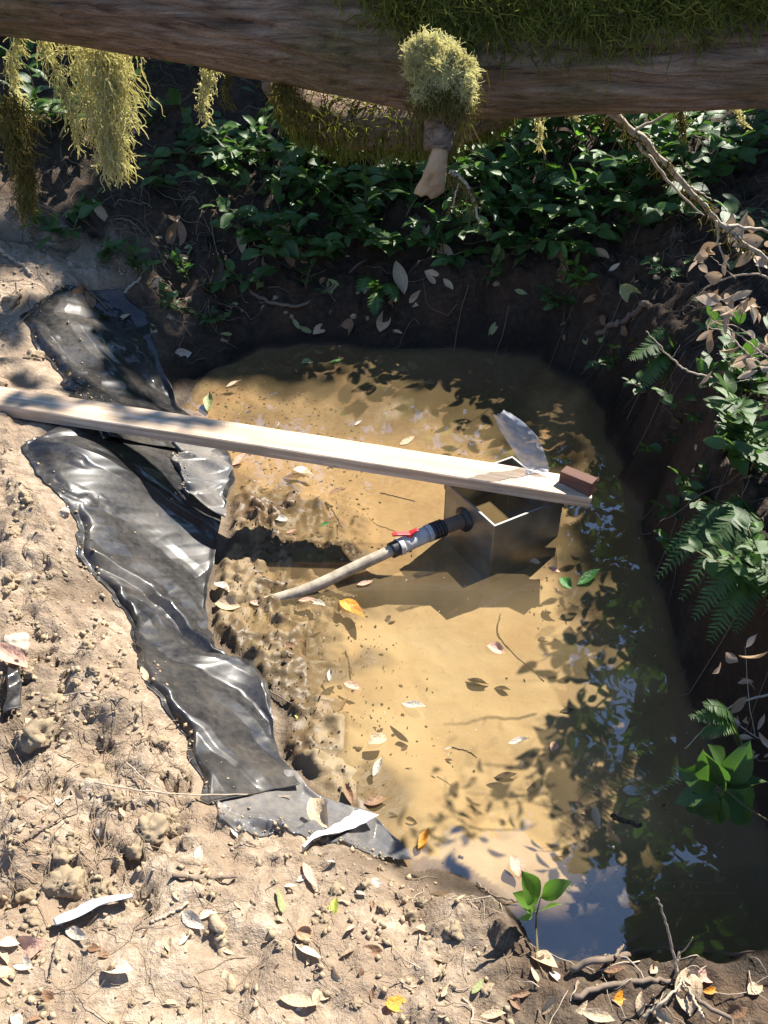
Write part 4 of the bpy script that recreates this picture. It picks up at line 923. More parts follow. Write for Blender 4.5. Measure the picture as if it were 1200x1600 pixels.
fern(lip(1.62), [rb(1110, 1000, 1.42), rb(1150, 985, 1.45), rb(1085, 965, 1.46), rb(1180, 900, 1.6)], 'second fern at the right edge just below the drooping fern', 2, .5, .045)
fern(rb(1060, 560, 2.75), [rb(985, 560, 2.65), rb(1000, 610, 2.6), rb(1040, 640, 2.6), rb(1010, 530, 2.75)], 'dim fern on the shaded right bank below the dead leafy twigs', 3, .0, .05)
fern(rb(590, 462, 3.75), [rb(560, 455, 3.6), rb(585, 490, 3.55), rb(620, 470, 3.6)], 'tiny dark fern at the foot of the far bank beside the curved root', 4, 0, .05)
fern(rb(1160, 1180, 1.17), [rb(1095, 1150, 1.13), rb(1100, 1100, 1.16), rb(1080, 1120, 1.15)], 'little fern among the ragged shrub leaves above the broad leaved sprig', 5, .5, .03)

# dead leafy twigs on the right
def dead_spray(label, main, subs, leaves, seed, r=.003):
    o = branch('dead_leafy_branch', main, r, r * .45, [(q, r * .5) for q in subs], M['twig'], label, 'branch', seed=seed, group='dead leafy branches on the right bank', lt_=.03); org = np.array(o.location)
    g = np.random.default_rng(seed)
    for (a, b, y, L) in leaves:
        p = at_y(a, b, y); d = g.normal(0, 1, 3); d[2] -= .5
        link('leaf', DEAD[g.integers(len(DEAD))], o, mat=frame_m(p - org, d, Vector(g.normal(0, 1, 3)) + Vector((0, -.6, .6)), L))
        if g.random() < .8: lit(p, .025)
    return o
def lv(x0, x1, y0, y1, d0, d1, n, L, seed):
    g = np.random.default_rng(seed); return [(g.uniform(x0, x1), g.uniform(y0, y1), g.uniform(d0, d1), L * g.uniform(.7, 1.3)) for _ in range(n)]
dead_spray('tangle of dry tan leaves and twigs at the right edge where the dead branch ends', [rb(1260, 480, 1.95), rb(1190, 430, 1.95), rb(1120, 440, 2.0), rb(1080, 470, 2.05)], [[rb(1190, 430, 1.95), rb(1170, 380, 1.95), rb(1140, 350, 1.95)], [rb(1150, 435, 1.97), rb(1110, 400, 1.97)]], lv(1085, 1230, 330, 490, 1.8, 2.1, 46, .052, 1), 1)
dead_spray('sparser spray of dry leaves above the glossy right bank shrub', [rb(1260, 600, 1.95), rb(1200, 560, 1.95), rb(1150, 520, 1.98), rb(1110, 500, 2.0)], [[rb(1200, 545, 1.95), rb(1150, 510, 1.95), rb(1118, 512, 1.95)], [rb(1190, 550, 1.96), rb(1150, 560, 1.96), rb(1120, 552, 1.96)], [rb(1180, 590, 1.95), rb(1140, 600, 1.95)]], lv(1110, 1240, 480, 600, 1.85, 2.05, 30, .045, 2), 2)
branch('dead_twig', [rb(1112, 590, 2.1), rb(1075, 580, 2.1), rb(1050, 560, 2.12), rb(1030, 540, 2.13), rb(1010, 517, 2.15)], .0032, .0014, [([rb(1050, 560, 2.12), rb(1062, 540, 2.12)], .0012)], M['twig'], 'thin white bare twig jutting left from the dark right bank', 'twig', seed=81, lt_=.03)
branch('dead_twig', [rb(1200, 580, 2.0), rb(1160, 545, 2.02), rb(1135, 520, 2.05), rb(1108, 512, 2.06)], .0026, .0012, [], M['twig'], 'thin forked bare twig among the dry leaves at the right', 'twig', seed=82, lt_=.03)
branch('dead_twig', [rb(1200, 735, 1.95), rb(1100, 770, 1.92), rb(1060, 800, 1.9), rb(1030, 815, 1.9)], .0022, .001, [], M['darktwig'], 'dim thin twig slanting over the dark right bank', 'twig', seed=83)
branch('dead_twig', [rb(1240, 1075, 1.26), rb(1150, 1100, 1.24), rb(1110, 1130, 1.2), rb(1070, 1170, 1.16)], .0028, .0012, [([rb(1110, 1130, 1.2), rb(1075, 1118, 1.2)], .0013)], M['twig'], 'pale crooked twig poking out of the ragged shrub', 'twig', seed=84, lt_=.02)
dead_spray('dead curled leaves caught in the ragged shrub on the right', [rb(1250, 1180, 1.17), rb(1180, 1150, 1.19), rb(1140, 1120, 1.21)], [[rb(1180, 1150, 1.19), rb(1170, 1090, 1.22), rb(1165, 1010, 1.28)]], lv(1120, 1215, 990, 1190, 1.16, 1.3, 24, .04, 4), 4, .0022)

# ------------------------------------------------------------------ sticks and roots
def stick(label, pxs, r0, r1=None, mat='twig', name='stick', lift=.006, seed=0, water=False, subs=(), group=None, air=None):
    p = []
    for k, q in enumerate(pxs):
        if len(q) == 3: p.append(at_y(*q))
        else:
            w = at_z(q[0], q[1], .002) if water else ground(*q) + np.array([0, 0, lift]); p.append(w)
    p = wob(bez(p, 26), r0 * .35, seed); o = None
    if subs:
        o = empty(name, p[0], label, name.replace('_', ' '), group); MB().tube(p - p[0], np.linspace(r0, r1 or r0 * .5, len(p)), 7).build('stem', M[mat], o)
        for s in subs:
            q = np.array([at_y(*w) if len(w) == 3 else ground(*w) + np.array([0, 0, lift]) for w in s]); q = wob(bez(q, 12), r0 * .2, seed + 2); MB().tube(q - p[0], np.linspace(r0 * .6, r0 * .25, len(q)), 6).build('twig', M[mat], o)
    else:
        o = MB().tube(p, np.linspace(r0, r1 or r0 * .5, len(p)), 7).build(name, M[mat], org=p[0]); tag(o, label, name.replace('_', ' '), group)
    return o
stick('curved dark root lying along the foot of the far bank', [(375, 440), (400, 465), (440, 480), (478, 478), (520, 450), (572, 408)], .009, .006, 'darktwig', 'root', .012, 1)
stick('broken grey root end poking out of the right bank', [(1010, 480), (985, 500), (955, 515), (932, 527)], .014, .011, 'darktwig', 'root', .012, 2)
stick('short grey stick in the litter behind the plastic top', [(190, 470), (205, 455), (222, 440)], .006, .005, 'twig', 'stick', .02, 3)
stick('thin straight stick leaning by the plastic top', [(110, 430), (140, 460), (170, 490)], .004, .003, 'darktwig', 'stick', .02, 4)
stick('pale peeled stick at the left edge above the plastic', [(0, 395), (25, 412), (50, 432)], .010, .006, 'twig', 'stick', .015, 5)
stick('small stick bedded in the shaded bank left of the curved root', [(330, 345), (336, 385), (345, 415)], .004, .003, 'darktwig', 'stick', .015, 6)
stick('thick grey branch lying along the front rim at bottom right', [(890, 1520), (950, 1500), (1010, 1490), (1080, 1488), (1140, 1496), (1215, 1490)], .0065, .0045, 'darktwig', 'branch', .012, 7, subs=[[(1060, 1488), (1056, 1518), (1058, 1530)], [(960, 1500), (975, 1475, .84)]])
stick('second grey branch curving through the leaves under the thick one', [(895, 1562), (950, 1545), (1000, 1535), (1050, 1540), (1090, 1570), (1140, 1600)], .0055, .004, 'darktwig', 'branch', .012, 8)
stick('upright forked dry twig standing at the front rim', [(1060, 1540, .74), (1052, 1490, .75), (1040, 1440, .755), (1027, 1402, .76)], .0028, .0016, 'twig', 'twig', 0, 9, subs=[[(1054, 1500, .75), (1075, 1478, .75), (1082, 1465, .75)], [(1056, 1515, .745), (1048, 1470, .75)]])
stick('fallen twig leaning into the water at the front', [(1000, 1462, .93), (970, 1478, .91), (940, 1500, .89), (925, 1514, .87)], .006, .004, 'darktwig', 'stick', 0, 10)
stick('thin pale stick crossing the leaf pile at the bottom right', [(1000, 1598), (1030, 1575), (1055, 1550), (1062, 1535)], .003, .002, 'twig', 'stick', .02, 11)
stick('another thin pale stick fanning out in the leaf pile', [(1095, 1598), (1078, 1565), (1062, 1540)], .003, .002, 'twig', 'stick', .02, 12)
stick('long thin straw lying over the folded plastic end', [(150, 1232), (230, 1245), (300, 1250), (400, 1250), (455, 1252)], .0018, .0012, 'twig', 'straw', .02, 13)
stick('thin bent straw on the clods left of the plastic', [(200, 1200), (240, 1235), (285, 1255)], .0015, .001, 'twig', 'straw', .02, 14)
stick('short stick on the dirt in front of the plastic', [(270, 1372), (320, 1376), (370, 1372)], .0042, .003, 'darktwig', 'stick', .008, 15)
stick('small splinter of wood on pale dirt at bottom left', [(236, 1444), (262, 1432), (295, 1413)], .0032, .003, 'twig', 'stick', .006, 16)
stick('pencil thin twig by the white plastic strip', [(80, 1525), (88, 1480), (95, 1455)], .0016, .001, 'darktwig', 'twig', .006, 17)
stick('long buried root ridge on the bare front dirt', [(335, 1440), (350, 1490), (362, 1545)], .012, .009, 'clod', 'root', -.002, 18)
stick('thin twig lying left of the black plastic on the clods', [(100, 1090), (140, 1085), (185, 1100)], .0018, .0012, 'twig', 'twig', .008, 19)
stick('bleached twig near the fine roots on the left bank', [(30, 1300), (70, 1270), (115, 1250)], .003, .002, 'twig', 'twig', .012, 20)
stick('dark twig near the fine roots on the left bank', [(40, 1318), (85, 1290), (130, 1262)], .0022, .0015, 'darktwig', 'twig', .012, 21)
stick('thin reed lying in the shallow silt beyond the yellow green leaf', [(410, 1075), (450, 1098), (482, 1125)], .0022, .0016, 'darktwig', 'stick', .004, 22)
stick('thin submerged twig curving past the pinkish floating leaf', [(782, 960), (778, 990), (800, 1020), (850, 1065)], .0018, .0014, 'debris', 'twig', .003, 23)
stick('dark twig floating beyond the plank middle', [(594, 770), (620, 776), (648, 783)], .0022, .0018, 'debris', 'twig', 0, 24, True)
stick('dark twig floating just above the red valve side', [(518, 795), (527, 810), (534, 824)], .002, .0014, 'debris', 'twig', 0, 25, True)
stick('short dark twig floating near the front right of the pool', [(706, 1168), (730, 1174), (745, 1184)], .0022, .0012, 'debris', 'twig', 0, 26, True)
stick('knobbly dark stick on the front right water edge', [(957, 1275), (980, 1284), (1000, 1290)], .006, .004, 'debris', 'stick', 0, 27, True)
stick('thin sunken twig standing along the silt by the fallen orange leaf', [(540, 1018), (546, 1040), (548, 1062)], .0022, .0016, 'debris', 'twig', .003, 28)
stick('thin twig near the seedling at the front bank', [(745, 1382), (770, 1402), (810, 1412)], .0028, .002, 'darktwig', 'twig', .008, 29)
stick('bent pale twig at the bottom edge of the front bank', [(722, 1562), (738, 1580), (735, 1605)], .0024, .0018, 'twig', 'twig', .006, 30)

# ------------------------------------------------------------------ fallen leaves, one object each
def tint(name, c, rough=.55, trans=.2):
    t = NT(name); O = t.obj(); n = t.noise(O, 6, 4); sx = t.n('ShaderNodeSeparateXYZ', {'Vector': O})
    col = t.mix(t.ramp(n, [(0.4, 0.0), (0.75, 0.5)]), c, tuple(x * .5 for x in c)); col = t.mix(t.ramp(t.math('ABSOLUTE', sx.outputs[0]), [(0.0, 0.6), (0.02, 0.0)]), col, tuple(x * .6 for x in c))
    pb = t.pbr(Base_Color=col, Roughness=rough, Specular_IOR_Level=.4, Normal=t.bump(t.noise(O, 9, 3), .3, .02)); tl = t.n('ShaderNodeBsdfTranslucent', {'Color': col})
    m = t.n('ShaderNodeMixShader'); t.set(m, 0, trans); t.set(m, 1, pb); t.set(m, 2, tl.outputs[0]); return t.done(m.outputs[0])
TM = dict(w=tint('bleached_leaf', (.56, .49, .39)), t=tint('tan_leaf', (.52, .39, .25)), b=tint('brown_leaf', (.25, .14, .075)), p=tint('pink_leaf', (.60, .36, .26)), o=tint('orange_leaf', (.78, .33, .03), .4, .35),
          g=tint('olive_leaf', (.27, .29, .12)), y=tint('yellow_green_leaf', (.42, .48, .08), .4, .35), k=tint('sunken_leaf', (.06, .04, .025)), n=tint('green_leaf', (.06, .2, .04), .4, .35))
LM = {}
def lmesh(c, v):
    if (c, v) not in LM:
        w, cu, fo, sh, tw = [(.42, .12, .45, .9, .4), (.34, -.15, .3, .85, -.5), (.5, .25, .35, .8, .3), (.36, -.25, .6, 1.0, .7), (.6, .1, .5, .95, -.9)][v]
        LM[(c, v)] = leaf_mesh('fallen_leaf', 1.0, w, TM[c], cu, fo, sh, 7, tw)
    return LM[(c, v)]
GL, GW, GS = 'dead leaves scattered on the banks', 'leaves floating on the pool', 'dark leaves sunken in the silt'
lseed = [0]
def leaf(px, py, L, ang, c, label, where='g', group=None, v=None, tilt=.35):
    lseed[0] += 1; g = np.random.default_rng(900 + lseed[0]); v = int(g.integers(5)) if v is None else v
    if where == 'w': p = at_z(px, py, .0035); nn = Vector((g.normal(0, .06), g.normal(0, .06), 1))
    elif where == 's': p = ground(px, py) + np.array([0, 0, .003]); nn = Vector((g.normal(0, .1), g.normal(0, .1), 1))
    elif where == 'f': p = ground(px, py, HS) + np.array([0, 0, .055]); nn = Vector((g.normal(0, .3), g.normal(0, .3), 1))
    else: p = ground(px, py) + np.array([0, 0, .006]); nn = normal_at(p[0], p[1]) + Vector((g.normal(0, tilt), g.normal(0, tilt), 0))
    a = math.radians(ang); q = at_z(px + 10 * math.cos(a), py - 10 * math.sin(a), p[2]); d = q - p
    sc = L / 10 * np.linalg.norm(d)
    me = lmesh(c, v); o = link('floating_leaf' if where == 'w' else 'sunken_leaf' if where == 's' else 'fallen_leaf', me)
    n_ = nn.normalized(); d = Vector(d).normalized(); d = (d - n_ * d.dot(n_)).normalized()
    o.matrix_world = frame_m(p - np.array(d) * sc * .5, d, n_, sc)
    return tag(o, label, 'leaf', group or (GW if where == 'w' else GS if where == 's' else GL))
LV = [
 # floating
 (647, 1105, 42, -20, 'w', 'bleached white leaf floating alone in the middle of the front pool', 'w'), (810, 1160, 34, 5, 'w', 'broad white leaf floating on the right of the bright water', 'w'), (590, 1200, 30, 60, 'w', 'upright white leaf floating at the left of the front pool', 'w'),
 (775, 1013, 32, -15, 'p', 'pinkish leaf floating in front of the steel box shadow', 'w'), (550, 948, 44, -25, 'o', 'bright orange yellow leaf floating beside the pipe', 'w'), (662, 1312, 34, 60, 'o', 'orange and pink leaf floating off the end of the plastic', 'w'),
 (990, 1236, 36, -5, 'w', 'white leaf floating at the far right water edge', 'w'), (931, 1279, 34, 100, 't', 'tan leaf floating upright near the front right edge', 'w'), (588, 1251, 40, 15, 'b', 'reddish brown leaf at the water edge above the folded plastic', 'w'),
 (807, 1352, 40, 110, 'p', 'pink leaf standing in the water behind the green seedling', 'w'), (516, 1056, 18, 80, 'w', 'small white leaf floating over the silt left of centre', 'w'), (473, 1122, 30, -30, 'y', 'yellow green leaf floating by the lower black plastic', 'w'),
 (551, 1072, 30, -20, 'p', 'pale pink curled leaf beside a dark sunken leaf', 'w'), (590, 1156, 34, 30, 't', 'tan leaf floating above the upright white leaf', 'w'), (866, 1166, 18, 70, 'p', 'small pink leaf in the round dark shadow on the right', 'w'),
 (405, 812, 24, 80, 'w', 'white leaf floating near the plastic flap left of the plank shadow', 'w'), (440, 811, 22, 10, 'w', 'second white leaf floating right of the first near the plastic flap', 'w'), (456, 832, 20, 0, 'p', 'small reddish leaf floating above the plank shadow', 'w'),
 (508, 819, 18, 10, 'n', 'tiny fresh green leaf floating above the pipe', 'w'), (475, 735, 36, 0, 'w', 'white leaf floating just under the plank', 'w'), (525, 565, 20, 10, 'n', 'green leaf floating in the dark far water', 'w'), (480, 566, 20, 20, 'g', 'olive leaf floating in the dark far water left of the green one', 'w'),
 (365, 602, 26, 15, 't', 'tan leaf floating at the far left shallow end', 'w'), (326, 632, 22, 80, 'g', 'olive leaf on the orange silt behind the plank', 'w'), (636, 690, 26, 25, 't', 'tan chip shaped leaf floating right behind the plank', 'w'), (480, 940, 30, -5, 'p', 'pink leaf lying across the pipe end', 'w'),
 (497, 945, 30, -35, 'w', 'white leaf touching the orange leaf beside the pipe', 'w'), (402, 943, 24, -15, 'p', 'pinkish leaf on the submerged pipe end', 'w'), (570, 912, 26, 10, 'p', 'pink leaf at the lower edge of the pipe', 'w'), (866, 890, 22, -20, 'p', 'pale leaf floating below the steel box corner', 'w'), (836, 878, 18, 0, 't', 'dull leaf floating right of the steel box corner', 'w'),
 (975, 877, 12, 0, 'w', 'tiny white leaf on the dark water right of the box', 'w'), (560, 662, 14, 20, 'w', 'small white flake floating beyond the plank', 'w'), (920, 905, 40, 25, 'n', 'dim green leaves adrift on the dark water right of the box', 'w'), (884, 910, 26, -40, 'n', 'dim green leaf under the shaded water right of the box', 'w'), (700, 1170, 12, 0, 'w', 'tiny pale flake beside the short dark twig', 'w'),
 (375, 720, 30, 30, 'p', 'pale pink leaf on the silt at the plastic flap edge', 'w'), (525, 768, 24, 20, 'b', 'curled brown leaf floating just in front of the plank', 'w'), (915, 1270, 14, 0, 'b', 'small brown leaf beside the tan upright leaf', 'w'),
 (337, 1026, 36, 10, 'w', 'white leaf resting at the notch of the black plastic', 'g'), (347, 918, 26, -35, 'w', 'white leaf at the plastic edge near the pipe end', 'g'), (355, 946, 40, 5, 't', 'long tan leaf at the plastic edge beside the pipe end', 'g'),
 # left and front bank
 (103, 1061, 36, 35, 't', 'pale tan leaf on clods left of the black plastic', 'g'), (226, 1057, 34, 110, 't', 'tan leaf overlapping the left edge of the black plastic', 'g'), (18, 1030, 50, -25, 'p', 'long pinkish leaf at the left edge of the photo', 'g'), (157, 1296, 40, 75, 'w', 'large pale leaf standing on the rooty clods', 'g'),
 (311, 1338, 42, 85, 'w', 'bleached leaf on clods below the straw', 'g'), (240, 1396, 40, 10, 'w', 'crumpled bleached leaf above the white plastic strip', 'g'), (122, 1462, 40, -15, 'w', 'bleached leaf at the tip of the white plastic strip', 'g'), (42, 1486, 70, 30, 'p', 'large folded tan leaf at the lower left edge', 'g'),
 (12, 1478, 44, 40, 'w', 'bleached leaf half hidden behind the large folded leaf', 'g'), (14, 1528, 36, -5, 't', 'tan leaf at the left edge below the large folded leaf', 'g'), (38, 1508, 30, -30, 'w', 'small pale leaf tucked under the large folded leaf', 'g'), (183, 1518, 48, 8, 'w', 'pale narrow leaf alone on the bare dirt at lower left', 'g'),
 (322, 1432, 40, 25, 'w', 'bleached leaf on bare dirt below the short stick', 'g'), (300, 1440, 34, -30, 'w', 'second bleached leaf crossing the one below the short stick', 'g'), (290, 1472, 34, 60, 'w', 'white crumpled leaf beside the buried root ridge', 'g'), (437, 1411, 52, 105, 'g', 'olive green leaf standing on the front dirt', 'g'),
 (452, 1388, 26, -5, 'w', 'small pale leaf right of the olive leaf', 'g'), (483, 1371, 36, -50, 'p', 'pinkish leaf in front of the white plastic corner', 'g'), (522, 1420, 46, 80, 'y', 'mottled yellow leaf on the front dirt', 'g'), (479, 1492, 48, -30, 'w', 'pale pointed leaf below the round seed cup', 'g'),
 (686, 1400, 44, -40, 't', 'tan leaf on the front bank under the plastic end', 'g'), (720, 1407, 34, 75, 't', 'upright tan leaf next to the tan one on the front bank', 'g'), (690, 1502, 60, 25, 't', 'large curled tan leaf on dark soil at the front', 'g'), (686, 1522, 36, 50, 't', 'smaller tan leaf beneath the large curled leaf', 'g'), (695, 1548, 40, 60, 't', 'pinkish tan leaf below the large curled leaf', 'g'),
 (625, 1572, 50, 10, 'o', 'rusty orange leaf at the bottom edge', 'g'), (466, 1570, 62, 0, 't', 'long tan leaf near the bottom edge left of centre', 'g'), (507, 1558, 30, 25, 't', 'tan leaf tip overlapping the long leaf at the bottom', 'g'), (746, 1545, 40, 60, 'g', 'dull olive leaf in the shade at the bottom', 'g'), (586, 1490, 40, -10, 'b', 'brown leaf on the dark front soil', 'g'), (546, 1490, 36, 20, 't', 'dull tan leaf left of the brown leaf on the front soil', 'g'),
 (550, 1455, 34, 60, 'p', 'upright pinkish leaf on the front soil by the mottled yellow leaf', 'g'), (660, 1455, 30, 30, 't', 'crumpled tan leaf between the upright leaf and the rim', 'g'), (440, 1440, 20, 10, 't', 'little tan leaf below the olive green leaf', 'g'), (500, 1290, 22, 10, 't', 'small tan chip on the folded plastic', 'f'), (415, 1505, 26, 50, 't', 'narrow tan leaf right of the buried root ridge', 'g'),
 (845, 1502, 56, -30, 't', 'long tan leaf on the front rim below the green seedling', 'g'), (835, 1527, 40, 100, 't', 'curled tan leaf hanging on the front rim', 'g'), (870, 1530, 36, -50, 'w', 'pale leaf beside the curled rim leaf', 'g'), (812, 1555, 34, 20, 'b', 'brown crumpled leaf below the front rim', 'g'), (860, 1575, 50, 20, 't', 'broad tan leaf at the bottom right of centre', 'g'),
 (905, 1580, 46, 60, 't', 'crinkled leaf left of the leaf pile', 'g'), (930, 1590, 60, 0, 't', 'large flat leaf at the bottom of the leaf pile', 'g'), (975, 1560, 50, 30, 'o', 'orange brown leaf in the leaf pile', 'g'), (1000, 1570, 48, 80, 't', 'curled leaf in the middle of the leaf pile', 'g'), (1035, 1590, 50, -30, 't', 'tan leaf at the bottom of the fanned sticks', 'g'), (1080, 1530, 46, 10, 't', 'tan leaf behind the upright forked twig', 'g'),
 (1075, 1550, 60, -75, 't', 'long hanging tan leaf at the upright forked twig', 'g'), (1105, 1528, 46, 5, 'p', 'pinkish leaf right of the upright forked twig', 'g'), (1110, 1550, 30, 20, 'o', 'small orange leaf under the pinkish one', 'g'), (1180, 1545, 46, 50, 't', 'tan leaf at the bottom right corner', 'g'), (1150, 1585, 44, 20, 'b', 'brown leaf in the bottom right corner', 'g'), (1020, 1515, 30, 60, 't', 'upright tan leaf behind the thick grey branch', 'g'), (960, 1520, 40, 10, 'b', 'brown leaf under the thick grey branch', 'g'), (770, 1590, 44, 15, 't', 'tan leaf cut by the bottom edge', 'g'),
 (195, 500, 26, 30, 't', 'tan leaf in the litter beside the plastic top', 'g'), (285, 555, 30, 20, 'w', 'pale leaf on mud left of the far water', 'g'), (300, 395, 22, 20, 'g', 'dull leaf on the dark left slope', 'g'), (275, 370, 26, 70, 'b', 'rusty hanging leaf on the dark left slope', 'g'),
 (405, 455, 34, 10, 'g', 'dull olive leaf by the curved root', 'g'), (960, 420, 22, 20, 'w', 'pale leaf on the bare slope at the right', 'g'), (940, 400, 24, -20, 't', 'tan leaf on the bare slope at the right', 'g'), (1090, 695, 30, 40, 'p', 'dim pink leaf on the shaded right bank', 'g'), (1085, 730, 26, 60, 't', 'dim tan leaf below the pink one on the shaded right bank', 'g'), (1055, 665, 50, 5, 'k', 'flat dark leaf on the shaded right bank', 'g'),
]
MARKS = [(480, 478, 'lowest bend of the curved root'), (572, 408, 'upper end of the curved root'), (700, 440, 'black mud wall'), (860, 450, 'bare slope on the right'), (330, 560, 'far left corner of the water'), (520, 530, 'far edge of the water'), (850, 550, 'far right corner of the water'), (240, 480, 'upper plastic'), (380, 440, 'low broad leaved rosette'), (590, 462, 'tiny dark fern'), (440, 345, 'salal catching white glints'), (1010, 517, 'tip of the white bare twig'), (985, 560, 'dim fern on the right bank')] + [(a[0], a[1], a[5]) for a in LV if a[6] == 'g'] + [(400, 455, 'curved dark root'), (320, 1376, 'short stick on the dirt'), (262, 1432, 'small splinter of wood'), (349, 1490, 'buried root ridge'), (473, 1462, 'round seed cup'), (150, 1425, 'white plastic strip'), (28, 1090, 'dark plastic scrap at the left edge'), (90, 790, 'plastic edge below the plank'), (160, 650, 'plank left end'),
         (45, 500, 'upper plastic corner'), (185, 465, 'plastic top tip'), (26, 1008, 'rounded pale stone'), (60, 1150, 'big rounded clod'), (262, 1185, 'dark hollow by the plastic'), (300, 1250, 'long thin straw'), (140, 880, 'left edge of the black plastic'), (205, 985, 'narrow part of the black plastic'), (515, 1320, 'bright white folded plastic'), (932, 527, 'broken grey root end'), (610, 1345, 'end tip of the plastic'), (838, 1492, 'foot of the green seedling'), (105, 1383, 'large clod by the white strip'), (232, 1300, 'big dark sided clod')]
used_labels = set()
def place_label(what, generic, px, py):
    for mx, my, ph in sorted(MARKS, key=lambda m: (m[0] - px) ** 2 + (m[1] - py) ** 2)[:7]:
        dx, dy = px - mx, py - my; w = ph.split(' ')
        for stop in (' on ', ' in ', ' at ', ' beside ', ' below ', ' above ', ' under ', ' next ', ' left ', ' right ', ' overlapping ', ' alone ', ' half ', ' tucked ', ' crossing ', ' cut ', ' behind '): pass
        if len(w) + len(what.split()) > 12: continue
        d = ('right of' if dx > 0 else 'left of') if abs(dx) > abs(dy) else ('in front of' if dy > 0 else 'just beyond')
        t = what + ' ' + d + ' the ' + ph
        if t not in used_labels: used_labels.add(t); return t
    return generic
for a in LV: leaf(*a[:6], where=a[6])
SK = [(790, 1215, 38, 5, 'dark sunken leaf in the bright front water'), (745, 1069, 34, -15, 'dark narrow sunken leaf left of the leaf shadow'), (785, 1079, 26, -10, 'dark sunken leaf right beside the narrow one'), (510, 1085, 34, 40, 'dark sunken leaf under the small white leaf'), (535, 1105, 30, 50, 'dark lumpy sunken leaf by the brown silt patch'), (490, 990, 30, 20, 'dark sunken leaf in the silt below the pipe'),
      (540, 985, 46, -60, 'dark leaf shape standing in for the shadow of the orange leaf'), (575, 1240, 40, 60, 'dark sunken leaf behind the reddish brown leaf'), (545, 1245, 36, 110, 'olive sunken leaf left of the reddish brown leaf'), (625, 1168, 26, 10, 'dark sunken leaf right of the tan floating leaf'), (610, 970, 22, 60, 'small sunken leaf left of the plank shadow end'), (450, 1010, 30, 0, 'brown sunken leaf beside the brown silt'), (470, 1012, 26, -60, 'second brown sunken leaf in the silt'),  # dark leaf shape by the orange leaf stands in for its shadow
      (612, 1275, 22, 10, 'sunken leaf off the folded plastic'), (640, 1285, 24, 0, 'sunken leaf beyond the orange and pink leaf'), (886, 1112, 24, 10, 'sunken leaf under the right leaf shadow'), (850, 1000, 20, 0, 'sunken leaf behind the right leaf shadow'), (460, 750, 40, 0, 'brown sunken leaf in front of the plank middle'), (410, 770, 22, 20, 'dark sunken leaf near the plastic flap'), (700, 1190, 16, 0, 'little sunken flake in the front water')]
for a, b, L, an, lab in SK: leaf(a, b, L, an, 'k' if 'brown' not in lab else 'b', lab, 's')
g = np.random.default_rng(12); cnt = 0
while cnt < 60:                                     # small litter leaves that nothing tells apart
    a, b = g.uniform(0, 1200), g.uniform(1000, 1600); p = ground(a, b)
    if sdist(p[0], p[1]) < .06 or inside(FILM_POLY, np.array(a), np.array(b)): continue
    leaf(a, b, g.uniform(12, 26), g.uniform(0, 360), g.choice(list('wttb')), place_label('small dry leaf fragment', 'small dry leaf fragment lying on the soil', a, b), 'g', 'small dry leaf fragments on the soil'); cnt += 1
cnt = 0
while cnt < 85:
    a, b = g.uniform(100, 1150), g.uniform(330, 540); p = ground(a, b)
    if sdist(p[0], p[1]) < .04: continue
    leaf(a, b, g.uniform(12, 24), g.uniform(0, 360), g.choice(list('tbkg')), place_label('small dull litter leaf', 'small dull leaf in the litter of the shaded far bank', a, b), 'g', 'litter leaves on the shaded far bank'); cnt += 1

# seed cup on the front dirt
mb = MB(); cp_ = ground(473, 1462) + np.array([0, 0, .004]); nr_ = 16
prof_ = [(.004, 0), (.013, .003), (.0165, .010), (.0165, .014), (.0145, .014), (.013, .008), (.004, .004)]
vv_, ff_ = [], []
for r_, z_ in prof_:
    for k in range(nr_): vv_.append((r_ * math.cos(k * 6.283 / nr_), r_ * math.sin(k * 6.283 / nr_) * .8, z_))
for i in range(len(prof_) - 1):
    for k in range(nr_): ff_.append((i * nr_ + k, i * nr_ + (k + 1) % nr_, i * nr_ + nr_ + (k + 1) % nr_, i * nr_ + nr_ + k))
ff_.append(tuple(range(6 * nr_, 7 * nr_)))
sc_ = mb.add(vv_, ff_).build('seed_cup', M['cutwood'], loc=cp_); sc_.rotation_euler = (.3, .2, .4); tag(sc_, 'round hollow seed cup on the front dirt above the pale pointed leaf', 'seed cup')

# ------------------------------------------------------------------ clods and stones
def rock_mesh(name, mat, seed, fl=.7, rough=.5):
    import bmesh
    bm = bmesh.new(); bmesh.ops.create_icosphere(bm, subdivisions=4, radius=1)
    for v in bm.verts:
        c = v.co.copy(); n = 1 + rough * float(vnoise(np.array(c.x * 1.4 + seed), np.array(c.y * 1.4 + c.z * 1.1), seed)) + rough * .6 * float(ridge(np.array(c.x * 2.6 + c.z), np.array(c.y * 2.6 - c.z * 1.3), 2, seed + 5)) - rough * .3 + .09 * float(ridge(np.array(c.x * 6 + c.z * 3), np.array(c.y * 6 - c.z * 4), 2, seed + 9))
        v.co = c * n; v.co.z *= fl
    me = bpy.data.meshes.new(name); bm.to_mesh(me); bm.free(); me.materials.append(mat)
    me.polygons.foreach_set('use_smooth', [True] * len(me.polygons)); return me
RK = [rock_mesh('dirt_clod', M['clod'], k) for k in range(5)]; ST = [rock_mesh('stone', M['stone'], 20 + k, .75, .2) for k in range(3)]
def rock(a, b, rpx, label, cat='clod', group='clods on the left bank', meshes=RK, k=0):
    p = ground(a, b); s = rpx * np.linalg.norm(p - np.array([0, 0, CAM_H])) / FPX; o = link('dirt_clod' if cat == 'clod' else 'stone', meshes[k % len(meshes)])
    o.location = Vector(p) + Vector((0, 0, s * .02)); o.scale = (s, s * .9, s); o.rotation_euler = (.3 * math.sin(k), .3 * math.cos(k * 2), k * 1.7); return tag(o, label, cat, group)
